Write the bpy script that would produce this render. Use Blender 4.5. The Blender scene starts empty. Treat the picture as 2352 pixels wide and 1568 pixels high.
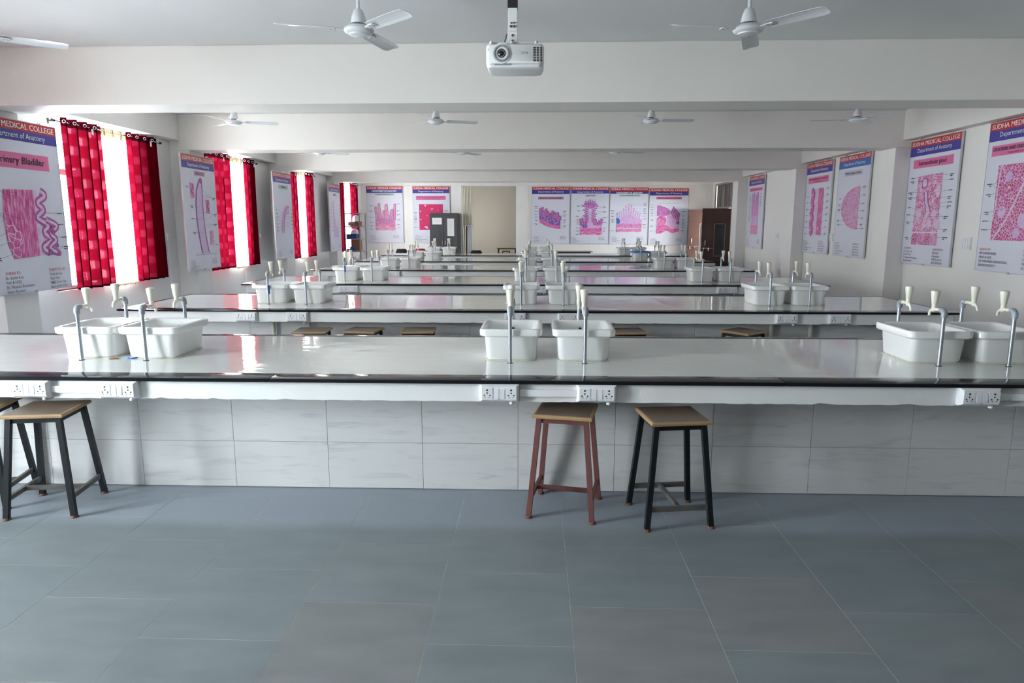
import bpy, bmesh, math, random
from mathutils import Vector, Matrix
random.seed(7)
PI = math.pi
scene = bpy.context.scene
C = scene.collection

# ------------------------------------------------------------------ camera, sky, exposure
F_PX, W_PX = 1568.0, 2352.0
cam_d = bpy.data.cameras.new('camera')
cam_d.sensor_fit = 'HORIZONTAL'
cam_d.sensor_width = 36.0
cam_d.lens = 36.0 * F_PX / W_PX
cam = bpy.data.objects.new('camera', cam_d)
C.objects.link(cam)
cam.location = (0, 0, 1.75)
cam.rotation_euler = (math.radians(90 - 9.77), 0, math.radians(1.98))
scene.camera = cam

world = bpy.data.worlds.new('overcast_sky')
scene.world = world
world.use_nodes = True
bg = world.node_tree.nodes['Background']
bg.inputs[0].default_value = (0.88, 0.945, 1.0, 1)
SKY = 10.0
bg.inputs[1].default_value = SKY
scene.view_settings.view_transform = 'Standard'
scene.view_settings.look = 'None'
scene.view_settings.exposure = 2.75
scene.view_settings.gamma = 1.0
scene.view_settings.use_curve_mapping = False
scene.cycles.max_bounces = 5
scene.cycles.diffuse_bounces = 4
scene.cycles.glossy_bounces = 3
scene.cycles.transmission_bounces = 3
scene.cycles.transparent_max_bounces = 4
scene.cycles.caustics_reflective = False
scene.cycles.caustics_refractive = False
scene.cycles.use_adaptive_sampling = True
scene.cycles.adaptive_threshold = 0.03
scene.cycles.sample_clamp_indirect = 12.0

def portal(name, loc, rot, sx, sy):
    l = bpy.data.lights.new(name, 'AREA')
    l.shape = 'RECTANGLE'; l.size = sx; l.size_y = sy
    l.energy = 1.0
    l.cycles.is_portal = True
    o = bpy.data.objects.new(name, l); C.objects.link(o)
    o.location = loc; o.rotation_euler = rot
    return o

XL, XR = -6.57, 6.52           # inner faces of the long walls
YF, YB = -3.6, 26.0            # wall behind the camera, far wall
ZC = 3.67                      # ceiling
WIN = [(0.4, 2.0), (4.6, 6.9), (9.15, 11.45), (13.45, 15.6), (17.95, 19.95), (22.6, 24.75)]
WZ0, WZ1 = 0.83, 3.2
WSILL = [0.06] + [WZ0] * 5    # the first one, unseen left of the camera, runs floor-deep to add daylight
for i, (a, b) in enumerate(WIN):
    portal('daylight_portal', (XL - 0.24, (a + b) / 2, (WSILL[i] + WZ1) / 2), (0, -PI / 2, 0), WZ1 - WSILL[i], b - a)

# ------------------------------------------------------------------ materials
def nt(m):
    m.use_nodes = True
    return m.node_tree, m.node_tree.nodes, m.node_tree.links

def pmat(name, col, rough=0.5, metal=0.0, spec=0.5, coat=0.0, bump=0.0, bscale=200.0, var=0.0, vscale=3.0, emit=None):
    m = bpy.data.materials.new(name)
    t, n, l = nt(m)
    p = n['Principled BSDF']
    p.inputs['Base Color'].default_value = (*col, 1)
    p.inputs['Roughness'].default_value = rough
    p.inputs['Metallic'].default_value = metal
    p.inputs['Specular IOR Level'].default_value = spec
    p.inputs['Coat Weight'].default_value = coat
    tc = n.new('ShaderNodeTexCoord')
    if var > 0:
        nz = n.new('ShaderNodeTexNoise'); nz.inputs['Scale'].default_value = vscale; nz.inputs['Detail'].default_value = 5
        l.new(tc.outputs['Object'], nz.inputs['Vector'])
        mx = n.new('ShaderNodeMix'); mx.data_type = 'RGBA'
        mx.inputs['A'].default_value = (*[c * (1 - var) for c in col], 1)
        mx.inputs['B'].default_value = (*[min(1, c * (1 + var)) for c in col], 1)
        l.new(nz.outputs['Fac'], mx.inputs['Factor'])
        l.new(mx.outputs['Result'], p.inputs['Base Color'])
    if bump > 0:
        nb = n.new('ShaderNodeTexNoise'); nb.inputs['Scale'].default_value = bscale; nb.inputs['Detail'].default_value = 3
        l.new(tc.outputs['Object'], nb.inputs['Vector'])
        bn = n.new('ShaderNodeBump'); bn.inputs['Strength'].default_value = bump; bn.inputs['Distance'].default_value = 0.01
        l.new(nb.outputs['Fac'], bn.inputs['Height'])
        l.new(bn.outputs['Normal'], p.inputs['Normal'])
    return m

M = {}
M['wall'] = pmat('wall_paint', (0.84, 0.815, 0.785), 0.55, bump=0.05, bscale=40, var=0.02, vscale=1.2)
M['wall_front'] = pmat('bounce_cut_dark', (0.10, 0.075, 0.06), 0.6, var=0.03)  # dark tone put on the unseen walls to cut bounced light
M['ceiling'] = pmat('ceiling_paint', (0.74, 0.745, 0.745), 0.6, bump=0.03, bscale=30, var=0.02)
M['beam'] = pmat('beam_paint', (0.84, 0.81, 0.765), 0.5, bump=0.05, bscale=35, var=0.025, vscale=2)
M['black_granite'] = pmat('black_granite', (0.012, 0.013, 0.016), 0.12, spec=0.15, var=0.3, vscale=60)
M['ceramic'] = pmat('white_ceramic', (0.83, 0.83, 0.82), 0.12, spec=0.5, coat=0.4)
M['sealant'] = pmat('sealant', (0.66, 0.63, 0.54), 0.6, var=0.15, vscale=30)
M['dark'] = pmat('dark_hole', (0.015, 0.015, 0.017), 0.6)
M['tap_plastic'] = pmat('tap_plastic', (0.80, 0.77, 0.66), 0.32)
M['gi_pipe'] = pmat('galvanised_pipe', (0.42, 0.45, 0.50), 0.38, metal=0.75, var=0.15, vscale=25)
M['pvc_grey'] = pmat('grey_elbow', (0.33, 0.36, 0.39), 0.45, metal=0.2)
M['switch_white'] = pmat('switch_plastic', (0.80, 0.80, 0.82), 0.35)
M['apron'] = pmat('apron_paint', (0.80, 0.80, 0.79), 0.45, bump=0.25, bscale=18, var=0.03, vscale=6)
M['seat_ply'] = pmat('seat_laminate', (0.125, 0.080, 0.050), 0.38, var=0.2, vscale=6)
M['seat_edge'] = pmat('seat_edge_wood', (0.38, 0.24, 0.12), 0.45, var=0.2, vscale=12)
M['black_paint'] = pmat('black_paint', (0.010, 0.012, 0.015), 0.45, spec=0.3, var=0.4, vscale=20)
M['red_oxide'] = pmat('red_oxide_paint', (0.14, 0.048, 0.042), 0.5, var=0.3, vscale=18)
M['worn_steel'] = pmat('worn_steel', (0.10, 0.09, 0.085), 0.5, var=0.5, vscale=25)
M['rust'] = pmat('rusty_foot', (0.12, 0.06, 0.04), 0.7, var=0.4, vscale=40)
M['white_metal'] = pmat('white_enamel', (0.78, 0.79, 0.80), 0.35)
M['fan_white'] = pmat('fan_enamel', (0.76, 0.78, 0.80), 0.28, coat=0.3)
M['proj_white'] = pmat('projector_shell', (0.80, 0.80, 0.80), 0.4)
M['proj_grey'] = pmat('projector_grey', (0.28, 0.30, 0.33), 0.3)
M['lens'] = pmat('lens_glass', (0.01, 0.01, 0.012), 0.05, spec=0.8)
M['chrome'] = pmat('chrome', (0.75, 0.75, 0.77), 0.15, metal=1.0)
M['alu'] = pmat('aluminium', (0.62, 0.63, 0.65), 0.35, metal=0.8)
M['board_edge'] = pmat('board_edge', (0.60, 0.61, 0.63), 0.4, metal=0.4)
M['print'] = pmat('poster_print', (0.70, 0.71, 0.80), 0.30)
M['p_red'] = pmat('print_red', (0.58, 0.025, 0.022), 0.3)
M['p_blue'] = pmat('print_blue', (0.055, 0.045, 0.32), 0.3)
M['p_sky'] = pmat('print_sky_blue', (0.04, 0.16, 0.50), 0.3)
M['p_pink'] = pmat('print_pink', (0.74, 0.16, 0.36), 0.3)
M['p_mauve'] = pmat('print_mauve', (0.58, 0.26, 0.45), 0.3)
M['p_green'] = pmat('print_green', (0.30, 0.50, 0.42), 0.3)
M['p_grey'] = pmat('print_grey', (0.55, 0.55, 0.64), 0.3)
M['p_white'] = pmat('print_white', (0.86, 0.86, 0.88), 0.3)
M['p_black'] = pmat('print_black', (0.03, 0.03, 0.035), 0.35)
M['p_textred'] = pmat('print_text_red', (0.60, 0.05, 0.05), 0.35)
M['door'] = pmat('dark_laminate', (0.075, 0.034, 0.026), 0.35, var=0.15, vscale=4)
M['door_glass'] = pmat('dark_pane', (0.05, 0.05, 0.052), 0.08, spec=0.7)
M['frame_steel'] = pmat('frame_steel', (0.36, 0.34, 0.32), 0.35, metal=0.6)
M['cupboard'] = pmat('cupboard_grey', (0.055, 0.056, 0.060), 0.4)
M['paper'] = pmat('paper', (0.72, 0.70, 0.70), 0.7)
M['cream'] = pmat('cream_panel', (0.66, 0.62, 0.50), 0.45)
M['cardboard'] = pmat('cardboard', (0.33, 0.16, 0.065), 0.75, var=0.1)
M['blue_box'] = pmat('blue_carton', (0.03, 0.07, 0.28), 0.5)
M['bundle'] = pmat('pale_bundle', (0.55, 0.42, 0.44), 0.7)
M['milk_plastic'] = pmat('milky_plastic', (0.74, 0.74, 0.76), 0.35)
M['rack_steel'] = pmat('rack_steel', (0.28, 0.29, 0.31), 0.4, metal=0.4)
M['black_plastic'] = pmat('black_plastic', (0.025, 0.02, 0.022), 0.4)
M['red_plastic'] = pmat('red_plastic', (0.40, 0.012, 0.015), 0.4)
M['blue_plastic'] = pmat('blue_plastic', (0.03, 0.22, 0.68), 0.4)
M['brown_scrap'] = pmat('brown_scrap', (0.25, 0.10, 0.05), 0.6)
M['table_wood'] = pmat('table_wood', (0.42, 0.30, 0.17), 0.4, var=0.15, vscale=8)
M['drain'] = pmat('drain_pvc', (0.62, 0.60, 0.50), 0.5)
M['far_wall'] = pmat('far_room_paint', (0.50, 0.44, 0.36), 0.6)
M['curtain_tag'] = pmat('tag_white', (0.8, 0.8, 0.8), 0.6)
M['soil'] = pmat('outside_ground', (0.30, 0.27, 0.23), 0.9, var=0.2)

def stone_floor():
    m = bpy.data.materials.new('kota_stone'); t, n, l = nt(m); p = n['Principled BSDF']
    geo = n.new('ShaderNodeNewGeometry'); oi = n.new('ShaderNodeObjectInfo')
    r = n.new('ShaderNodeValToRGB')
    e = r.color_ramp.elements
    e[0].position = 0; e[0].color = (0.186, 0.212, 0.226, 1)
    e[1].position = 1; e[1].color = (0.212, 0.214, 0.220, 1)
    q = e.new(0.5); q.color = (0.194, 0.218, 0.232, 1)
    q = e.new(0.92); q.color = (0.200, 0.220, 0.232, 1)
    l.new(oi.outputs['Random'], r.inputs['Fac'])
    mp = n.new('ShaderNodeMapping'); mp.inputs['Scale'].default_value = (1.2, 3.5, 1)
    l.new(geo.outputs['Position'], mp.inputs['Vector'])
    nz = n.new('ShaderNodeTexNoise'); nz.inputs['Scale'].default_value = 2.2; nz.inputs['Detail'].default_value = 8
    l.new(mp.outputs['Vector'], nz.inputs['Vector'])
    mx = n.new('ShaderNodeMix'); mx.data_type = 'RGBA'; mx.blend_type = 'MULTIPLY'
    cr = n.new('ShaderNodeValToRGB'); cr.color_ramp.elements[0].position = 0.3; cr.color_ramp.elements[0].color = (0.90, 0.91, 0.91, 1)
    cr.color_ramp.elements[1].position = 0.7; cr.color_ramp.elements[1].color = (1.08, 1.08, 1.08, 1)
    l.new(nz.outputs['Fac'], cr.inputs['Fac'])
    mx.inputs['Factor'].default_value = 1.0
    l.new(r.outputs['Color'], mx.inputs['A']); l.new(cr.outputs['Color'], mx.inputs['B'])
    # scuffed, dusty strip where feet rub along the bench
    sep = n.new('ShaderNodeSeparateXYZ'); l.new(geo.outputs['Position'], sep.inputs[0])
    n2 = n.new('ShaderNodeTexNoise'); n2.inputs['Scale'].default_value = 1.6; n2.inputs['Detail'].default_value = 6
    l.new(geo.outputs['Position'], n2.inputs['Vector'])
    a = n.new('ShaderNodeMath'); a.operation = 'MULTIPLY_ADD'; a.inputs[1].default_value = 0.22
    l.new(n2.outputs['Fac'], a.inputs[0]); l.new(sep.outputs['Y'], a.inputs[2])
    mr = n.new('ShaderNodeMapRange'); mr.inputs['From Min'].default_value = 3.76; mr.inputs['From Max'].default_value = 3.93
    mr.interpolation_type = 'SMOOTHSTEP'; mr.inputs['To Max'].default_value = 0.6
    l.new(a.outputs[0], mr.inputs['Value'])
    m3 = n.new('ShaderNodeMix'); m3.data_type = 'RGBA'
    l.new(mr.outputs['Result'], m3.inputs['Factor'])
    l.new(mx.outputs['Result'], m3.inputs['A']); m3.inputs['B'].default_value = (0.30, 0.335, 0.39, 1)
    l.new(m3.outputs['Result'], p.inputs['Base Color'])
    p.inputs['Specular IOR Level'].default_value = 0.25
    rr = n.new('ShaderNodeMapRange'); rr.inputs['To Min'].default_value = 0.36; rr.inputs['To Max'].default_value = 0.56
    l.new(nz.outputs['Fac'], rr.inputs['Value']); l.new(rr.outputs['Result'], p.inputs['Roughness'])
    bn = n.new('ShaderNodeBump'); bn.inputs['Strength'].default_value = 0.08; bn.inputs['Distance'].default_value = 0.01
    n3 = n.new('ShaderNodeTexNoise'); n3.inputs['Scale'].default_value = 6; n3.inputs['Detail'].default_value = 4
    l.new(geo.outputs['Position'], n3.inputs['Vector']); l.new(n3.outputs['Fac'], bn.inputs['Height']); l.new(bn.outputs['Normal'], p.inputs['Normal'])
    return m
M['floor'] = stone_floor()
M['grout'] = pmat('floor_grout', (0.62, 0.60, 0.55), 0.8, var=0.3, vscale=4)

def marble_tile():
    m = bpy.data.materials.new('streaked_tile'); t, n, l = nt(m); p = n['Principled BSDF']
    geo = n.new('ShaderNodeNewGeometry'); oi = n.new('ShaderNodeObjectInfo')
    mp = n.new('ShaderNodeMapping'); mp.inputs['Scale'].default_value = (1.3, 1.0, 11.0)
    ad = n.new('ShaderNodeVectorMath'); ad.operation = 'ADD'
    l.new(geo.outputs['Position'], ad.inputs[0]); l.new(oi.outputs['Random'], ad.inputs[1])
    l.new(ad.outputs[0], mp.inputs['Vector'])
    nz = n.new('ShaderNodeTexNoise'); nz.inputs['Scale'].default_value = 2.4; nz.inputs['Detail'].default_value = 7; nz.inputs['Distortion'].default_value = 0.8
    l.new(mp.outputs['Vector'], nz.inputs['Vector'])
    r = n.new('ShaderNodeValToRGB'); e = r.color_ramp.elements
    e[0].position = 0.27; e[0].color = (0.51, 0.505, 0.53, 1)
    e[1].position = 0.46; e[1].color = (0.62, 0.61, 0.60, 1)
    l.new(nz.outputs['Fac'], r.inputs['Fac'])
    l.new(r.outputs['Color'], p.inputs['Base Color'])
    p.inputs['Roughness'].default_value = 0.3
    return m
M['tile'] = marble_tile()
M['tile_grout'] = pmat('tile_grout', (0.34, 0.34, 0.34), 0.8)

def bench_top():
    m = bpy.data.materials.new('white_bench_top'); t, n, l = nt(m); p = n['Principled BSDF']
    geo = n.new('ShaderNodeNewGeometry')
    nz = n.new('ShaderNodeTexNoise'); nz.inputs['Scale'].default_value = 1.5; nz.inputs['Detail'].default_value = 6
    l.new(geo.outputs['Position'], nz.inputs['Vector'])
    mx = n.new('ShaderNodeMix'); mx.data_type = 'RGBA'
    mx.inputs['A'].default_value = (0.72, 0.73, 0.70, 1); mx.inputs['B'].default_value = (0.78, 0.785, 0.76, 1)
    l.new(nz.outputs['Fac'], mx.inputs['Factor']); l.new(mx.outputs['Result'], p.inputs['Base Color'])
    p.inputs['Roughness'].default_value = 0.035
    p.inputs['IOR'].default_value = 1.5
    mp = n.new('ShaderNodeMapping'); mp.inputs['Scale'].default_value = (1.0, 2.2, 1)
    l.new(geo.outputs['Position'], mp.inputs['Vector'])
    n2 = n.new('ShaderNodeTexNoise'); n2.inputs['Scale'].default_value = 3.5; n2.inputs['Detail'].default_value = 1.5
    l.new(mp.outputs['Vector'], n2.inputs['Vector'])
    bn = n.new('ShaderNodeBump'); bn.inputs['Strength'].default_value = 0.03; bn.inputs['Distance'].default_value = 0.05
    l.new(n2.outputs['Fac'], bn.inputs['Height']); l.new(bn.outputs['Normal'], p.inputs['Normal'])
    return m
M['bench_top'] = bench_top()

def cloth(name, dif, tra, bright, transp0, transp1, pattern=True, tw=0.65):
    """woven curtain cloth: diffuse + translucent, with the jacquard lozenges thinner than the ground weave (uv in metres)"""
    m = bpy.data.materials.new(name); t, n, l = nt(m)
    n.remove(n['Principled BSDF']); out = n['Material Output']
    uv = n.new('ShaderNodeUVMap'); sep = n.new('ShaderNodeSeparateXYZ'); l.new(uv.outputs['UV'], sep.inputs[0])
    def mth(op, a, b=None):
        q = n.new('ShaderNodeMath'); q.operation = op
        for i, v in enumerate((a, b)):
            if v is None: continue
            if isinstance(v, (int, float)): q.inputs[i].default_value = v
            else: l.new(v, q.inputs[i])
        return q.outputs[0]
    d = n.new('ShaderNodeBsdfDiffuse'); tr = n.new('ShaderNodeBsdfTranslucent'); tp = n.new('ShaderNodeBsdfTransparent')
    d.inputs[0].default_value = (*dif, 1)
    if pattern:
        cu = mth('COSINE', mth('MULTIPLY', sep.outputs['X'], 2 * PI / 0.25))
        cv = mth('COSINE', mth('MULTIPLY', sep.outputs['Y'], 2 * PI / 0.29))
        f = mth('MULTIPLY', cu, cv)
        mr = n.new('ShaderNodeMapRange'); mr.inputs['From Min'].default_value = -0.05; mr.inputs['From Max'].default_value = 0.62; mr.interpolation_type = 'SMOOTHSTEP'
        l.new(f, mr.inputs['Value']); blob = mr.outputs['Result']
        # fine lattice woven over it
        s1 = mth('SINE', mth('MULTIPLY', mth('ADD', sep.outputs['X'], sep.outputs['Y']), 2 * PI / 0.045))
        s2 = mth('SINE', mth('MULTIPLY', mth('SUBTRACT', sep.outputs['X'], sep.outputs['Y']), 2 * PI / 0.045))
        lat = mth('GREATER_THAN', mth('MAXIMUM', s1, s2), 0.72)
        fac = mth('MULTIPLY', blob, mth('SUBTRACT', 1.0, mth('MULTIPLY', lat, 0.45)))
        mx = n.new('ShaderNodeMix'); mx.data_type = 'RGBA'
        mx.inputs['A'].default_value = (*tra, 1); mx.inputs['B'].default_value = (*bright, 1)
        l.new(fac, mx.inputs['Factor']); l.new(mx.outputs['Result'], tr.inputs[0])
        tf = mth('ADD', transp0, mth('MULTIPLY', fac, transp1 - transp0))
    else:
        tr.inputs[0].default_value = (*tra, 1); tf = None
    ms = n.new('ShaderNodeMixShader'); ms.inputs[0].default_value = tw
    l.new(d.outputs[0], ms.inputs[1]); l.new(tr.outputs[0], ms.inputs[2])
    m2 = n.new('ShaderNodeMixShader')
    if tf is None: m2.inputs[0].default_value = transp0
    else: l.new(tf, m2.inputs[0])
    l.new(ms.outputs[0], m2.inputs[1]); l.new(tp.outputs[0], m2.inputs[2])
    l.new(m2.outputs[0], out.inputs['Surface'])
    return m
M['red_cloth'] = cloth('red_curtain_cloth', (0.30, 0.004, 0.02), (0.038, 0.0005, 0.0026), (0.056, 0.003, 0.009), 0.0, 0.004)
M['red_header'] = cloth('red_curtain_header', (0.12, 0.004, 0.012), (0.008, 0.0005, 0.001), (0.05, 0.002, 0.005), 0.0, 0.0, False)
M['sheer'] = cloth('sheer_cloth', (0.80, 0.76, 0.70), (0.84, 0.79, 0.72), (0.9, 0.9, 0.9), 0.46, 0.46, False)
M['sheer_header'] = cloth('sheer_header', (0.62, 0.50, 0.36), (0.07, 0.045, 0.022), (0.5, 0.4, 0.3), 0.0, 0.0, False)

def pane_mat():
    m = bpy.data.materials.new('window_glass'); t, n, l = nt(m); n.remove(n['Principled BSDF'])
    tp = n.new('ShaderNodeBsdfTransparent'); tp.inputs[0].default_value = (0.93, 0.95, 0.95, 1)
    g = n.new('ShaderNodeBsdfGlossy'); g.inputs['Roughness'].default_value = 0.02
    ms = n.new('ShaderNodeMixShader'); ms.inputs[0].default_value = 0.04; l.new(tp.outputs[0], ms.inputs[1]); l.new(g.outputs[0], ms.inputs[2])
    l.new(ms.outputs[0], n['Material Output'].inputs['Surface'])
    return m
M['pane'] = pane_mat()

def tissue(name, c_a, c_b, c_c, scale, stretch=(1, 1), rot=0.0, edge=0.0, edge_w=0.06, dist=0.0):
    """stained tissue print: noise-mixed inks with optional pale cell borders"""
    m = bpy.data.materials.new(name); t, n, l = nt(m); p = n['Principled BSDF']
    tc = n.new('ShaderNodeTexCoord'); mp = n.new('ShaderNodeMapping')
    mp.inputs['Rotation'].default_value = (0, rot, 0); mp.inputs['Scale'].default_value = (stretch[0], 1, stretch[1])
    l.new(tc.outputs['Object'], mp.inputs['Vector'])
    nz = n.new('ShaderNodeTexNoise'); nz.inputs['Scale'].default_value = scale; nz.inputs['Detail'].default_value = 4; nz.inputs['Distortion'].default_value = dist
    l.new(mp.outputs['Vector'], nz.inputs['Vector'])
    r = n.new('ShaderNodeValToRGB'); e = r.color_ramp.elements
    e[0].position = 0.34; e[0].color = (*c_a, 1); e[1].position = 0.66; e[1].color = (*c_c, 1)
    q = e.new(0.5); q.color = (*c_b, 1)
    l.new(nz.outputs['Fac'], r.inputs['Fac'])
    col = r.outputs['Color']
    if edge > 0:
        vo = n.new('ShaderNodeTexVoronoi'); vo.feature = 'DISTANCE_TO_EDGE'; vo.inputs['Scale'].default_value = edge
        l.new(mp.outputs['Vector'], vo.inputs['Vector'])
        mr = n.new('ShaderNodeMapRange'); mr.inputs['From Min'].default_value = edge_w * 0.5; mr.inputs['From Max'].default_value = edge_w * 1.6
        mr.inputs['To Min'].default_value = 1; mr.inputs['To Max'].default_value = 0
        l.new(vo.outputs['Distance'], mr.inputs['Value'])
        mx = n.new('ShaderNodeMix'); mx.data_type = 'RGBA'
        l.new(mr.outputs['Result'], mx.inputs['Factor']); l.new(col, mx.inputs['A']); mx.inputs['B'].default_value = (0.78, 0.60, 0.76, 1)
        col = mx.outputs['Result']
    l.new(col, p.inputs['Base Color']); p.inputs['Roughness'].default_value = 0.32
    return m
MAG, PNK, PAL, PUR, LIL = (0.55, 0.03, 0.20), (0.66, 0.12, 0.36), (0.76, 0.42, 0.62), (0.20, 0.07, 0.33), (0.55, 0.36, 0.62)
T = {
 'muscle': tissue('print_muscle', MAG, PNK, PAL, 7, (5.5, 1.0), 0.05, 0),
 'bundle': tissue('print_bundle', MAG, PNK, PNK, 16, (1, 1), 0.5, 11, 0.05),
 'mucosa': tissue('print_mucosa', PUR, (0.44, 0.08, 0.36), PNK, 30),
 'pale': tissue('print_pale_tissue', (0.66, 0.40, 0.62), (0.74, 0.56, 0.74), (0.74, 0.62, 0.78), 30),
 'cells': tissue('print_gland_cells', (0.42, 0.02, 0.13), (0.58, 0.05, 0.22), (0.50, 0.06, 0.34), 14, (1, 1), 0, 23, 0.065),
 'acini': tissue('print_acini', (0.50, 0.03, 0.19), (0.62, 0.11, 0.32), PAL, 12, (1, 1), 0, 26, 0.08),
 'liver': tissue('print_liver', (0.62, 0.02, 0.08), (0.66, 0.03, 0.14), (0.52, 0.03, 0.16), 25),
 'villi': tissue('print_villi', (0.34, 0.10, 0.38), (0.55, 0.18, 0.48), (0.62, 0.30, 0.58), 28),
 'villi_pink': tissue('print_villi_pink', (0.62, 0.16, 0.36), (0.70, 0.26, 0.46), (0.74, 0.42, 0.56), 26),
 'villi_pale': tissue('print_villi_pale', (0.58, 0.28, 0.58), (0.66, 0.42, 0.70), (0.68, 0.52, 0.76), 26),
 'outline': tissue('print_villi_outline', (0.26, 0.05, 0.26), (0.40, 0.07, 0.34), (0.50, 0.12, 0.38), 40),
 'purple': tissue('print_purple', (0.14, 0.05, 0.30), (0.26, 0.12, 0.42), (0.42, 0.24, 0.52), 14),
 'band': tissue('print_band', (0.62, 0.03, 0.26), (0.70, 0.14, 0.40), (0.74, 0.42, 0.62), 14, (1, 4), 0.3),
 'stria': tissue('print_striated', (0.60, 0.10, 0.38), (0.68, 0.26, 0.50), (0.70, 0.48, 0.68), 11, (4.5, 0.8), -0.5),
 'tongue': tissue('print_tongue', (0.58, 0.14, 0.38), (0.66, 0.32, 0.54), (0.70, 0.54, 0.68), 22, (1, 1), 0, 0, 0, 1.5),
 'epi': tissue('print_cartilage', (0.56, 0.36, 0.58), (0.64, 0.52, 0.72), (0.66, 0.58, 0.76), 45),
 'gradient': tissue('print_column', (0.62, 0.10, 0.38), (0.68, 0.28, 0.54), (0.52, 0.34, 0.64), 10, (6, 1)),
}

# ------------------------------------------------------------------ mesh helpers
class MB:
    def __init__(s): s.v = []; s.f = []; s.uv = None
    def add(s, vs, fs):
        k = len(s.v); s.v += [tuple(v) for v in vs]; s.f += [tuple(i + k for i in f) for f in fs]; return s
    def box(s, x0, x1, y0, y1, z0, z1):
        return s.add([(x0,y0,z0),(x1,y0,z0),(x1,y1,z0),(x0,y1,z0),(x0,y0,z1),(x1,y0,z1),(x1,y1,z1),(x0,y1,z1)],
                     [(0,3,2,1),(4,5,6,7),(0,1,5,4),(1,2,6,5),(2,3,7,6),(3,0,4,7)])
    def cbox(s, x0, x1, y0, y1, z0, z1, c):
        """box with all edges chamfered by c"""
        bm = bmesh.new(); r = bmesh.ops.create_cube(bm, size=1)
        for v in bm.verts:
            v.co = Vector((x0 if v.co.x < 0 else x1, y0 if v.co.y < 0 else y1, z0 if v.co.z < 0 else z1))
        bmesh.ops.bevel(bm, geom=bm.edges[:], offset=c, segments=2, profile=0.7, affect='EDGES')
        bm.verts.index_update()
        s.add([v.co[:] for v in bm.verts], [[v.index for v in f.verts] for f in bm.faces]); bm.free(); return s
    def quad(s, a, b, c, d): return s.add([a, b, c, d], [(0, 1, 2, 3)])
    def loft(s, rings, cap0=True, cap1=True, closed=True):
        n = len(rings[0]); vs = [p for r in rings for p in r]; fs = []
        for i in range(len(rings) - 1):
            for j in range(n if closed else n - 1):
                a = i * n + j; b = i * n + (j + 1) % n
                fs.append((a, b, b + n, a + n))
        if cap0: fs.append(tuple(range(n))[::-1])
        if cap1: fs.append(tuple((len(rings) - 1) * n + j for j in range(n)))
        return s.add(vs, fs)
    def lathe(s, prof, n=20, c=(0, 0, 0)):
        return s.loft([[(c[0] + r * math.cos(2*PI*j/n), c[1] + r * math.sin(2*PI*j/n), c[2] + z) for j in range(n)] for r, z in prof])
    def tube(s, path, r, n=12, cap=True):
        rings = []; P = [Vector(p) for p in path]
        rr = r if isinstance(r, (list, tuple)) else [r] * len(P)
        up = None
        for i, p in enumerate(P):
            d = (P[min(i + 1, len(P) - 1)] - P[max(i - 1, 0)]).normalized()
            if up is None:
                up = Vector((0, 0, 1)) if abs(d.z) < 0.9 else Vector((1, 0, 0))
            a = d.cross(up).normalized(); b = a.cross(d).normalized(); up = b
            rings.append([tuple(p + a * rr[i] * math.cos(2*PI*j/n) + b * rr[i] * math.sin(2*PI*j/n)) for j in range(n)])
        return s.loft(rings, cap, cap)
    def bar(s, p0, p1, w, h=None):
        """square bar between two points (w across, h other way)"""
        h = h or w
        p0 = Vector(p0); p1 = Vector(p1); d = (p1 - p0).normalized()
        up = Vector((0, 0, 1)) if abs(d.z) < 0.95 else Vector((0, 1, 0))
        a = d.cross(up).normalized(); b = a.cross(d).normalized()
        R = [[tuple(p + a * sx * w / 2 + b * sy * h / 2) for sx, sy in ((-1,-1),(1,-1),(1,1),(-1,1))] for p in (p0, p1)]
        return s.loft(R)
    def prism(s, poly, z0, z1):
        n = len(poly)
        return s.loft([[(x, y, z0) for x, y in poly], [(x, y, z1) for x, y in poly]])
    def mesh(s, name, mat=None, smooth=False, uv=None):
        me = bpy.data.meshes.new(name); me.from_pydata(s.v, [], s.f)
        bm = bmesh.new(); bm.from_mesh(me); bmesh.ops.recalc_face_normals(bm, faces=bm.faces); bm.to_mesh(me); bm.free()
        if uv is not None:
            lay = me.uv_layers.new(name='UVMap')
            for lp in me.loops: lay.data[lp.index].uv = uv[lp.vertex_index]
        if mat is not None: me.materials.append(mat)
        if smooth:
            me.shade_smooth()
            if smooth != 'all': me.set_sharp_from_angle(angle=math.radians(40))
        return me

def obj(name, me, parent=None, loc=(0, 0, 0), rot=(0, 0, 0)):
    o = bpy.data.objects.new(name, me); C.objects.link(o)
    o.location = loc; o.rotation_euler = rot
    if parent is not None: o.parent = parent
    return o
def tag(o, label, cat, group=None):
    o['label'] = label; o['category'] = cat
    if group: o['group'] = group
    return o
def thing(name, label, cat, loc=(0, 0, 0), rotz=0.0, group=None):
    return tag(obj(name, None, None, loc, (0, 0, rotz)), label, cat, group)
def struct(name, me, parent=None, loc=(0, 0, 0), rot=(0, 0, 0)):
    o = obj(name, me, parent, loc, rot)
    if parent is None: o['kind'] = 'structure'
    return o
def clone(src, loc=None, rotz=None, label=None, parent=None):
    c = src.copy(); C.objects.link(c); c.parent = parent
    if loc is not None: c.location = loc
    if rotz is not None: c.rotation_euler = (0, 0, rotz)
    if label: c['label'] = label
    for ch in list(src.children): clone(ch, parent=c)
    return c
def rrect(hx, hy, r, z, n=5, cx=0, cy=0):
    pts = []
    for qx, qy, a0 in ((1, 1, 0), (-1, 1, PI/2), (-1, -1, PI), (1, -1, 3*PI/2)):
        for k in range(n + 1):
            a = a0 + k * PI / 2 / n
            pts.append((cx + qx * (hx - r) + r * math.cos(a), cy + qy * (hy - r) + r * math.sin(a), z))
    return pts

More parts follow.
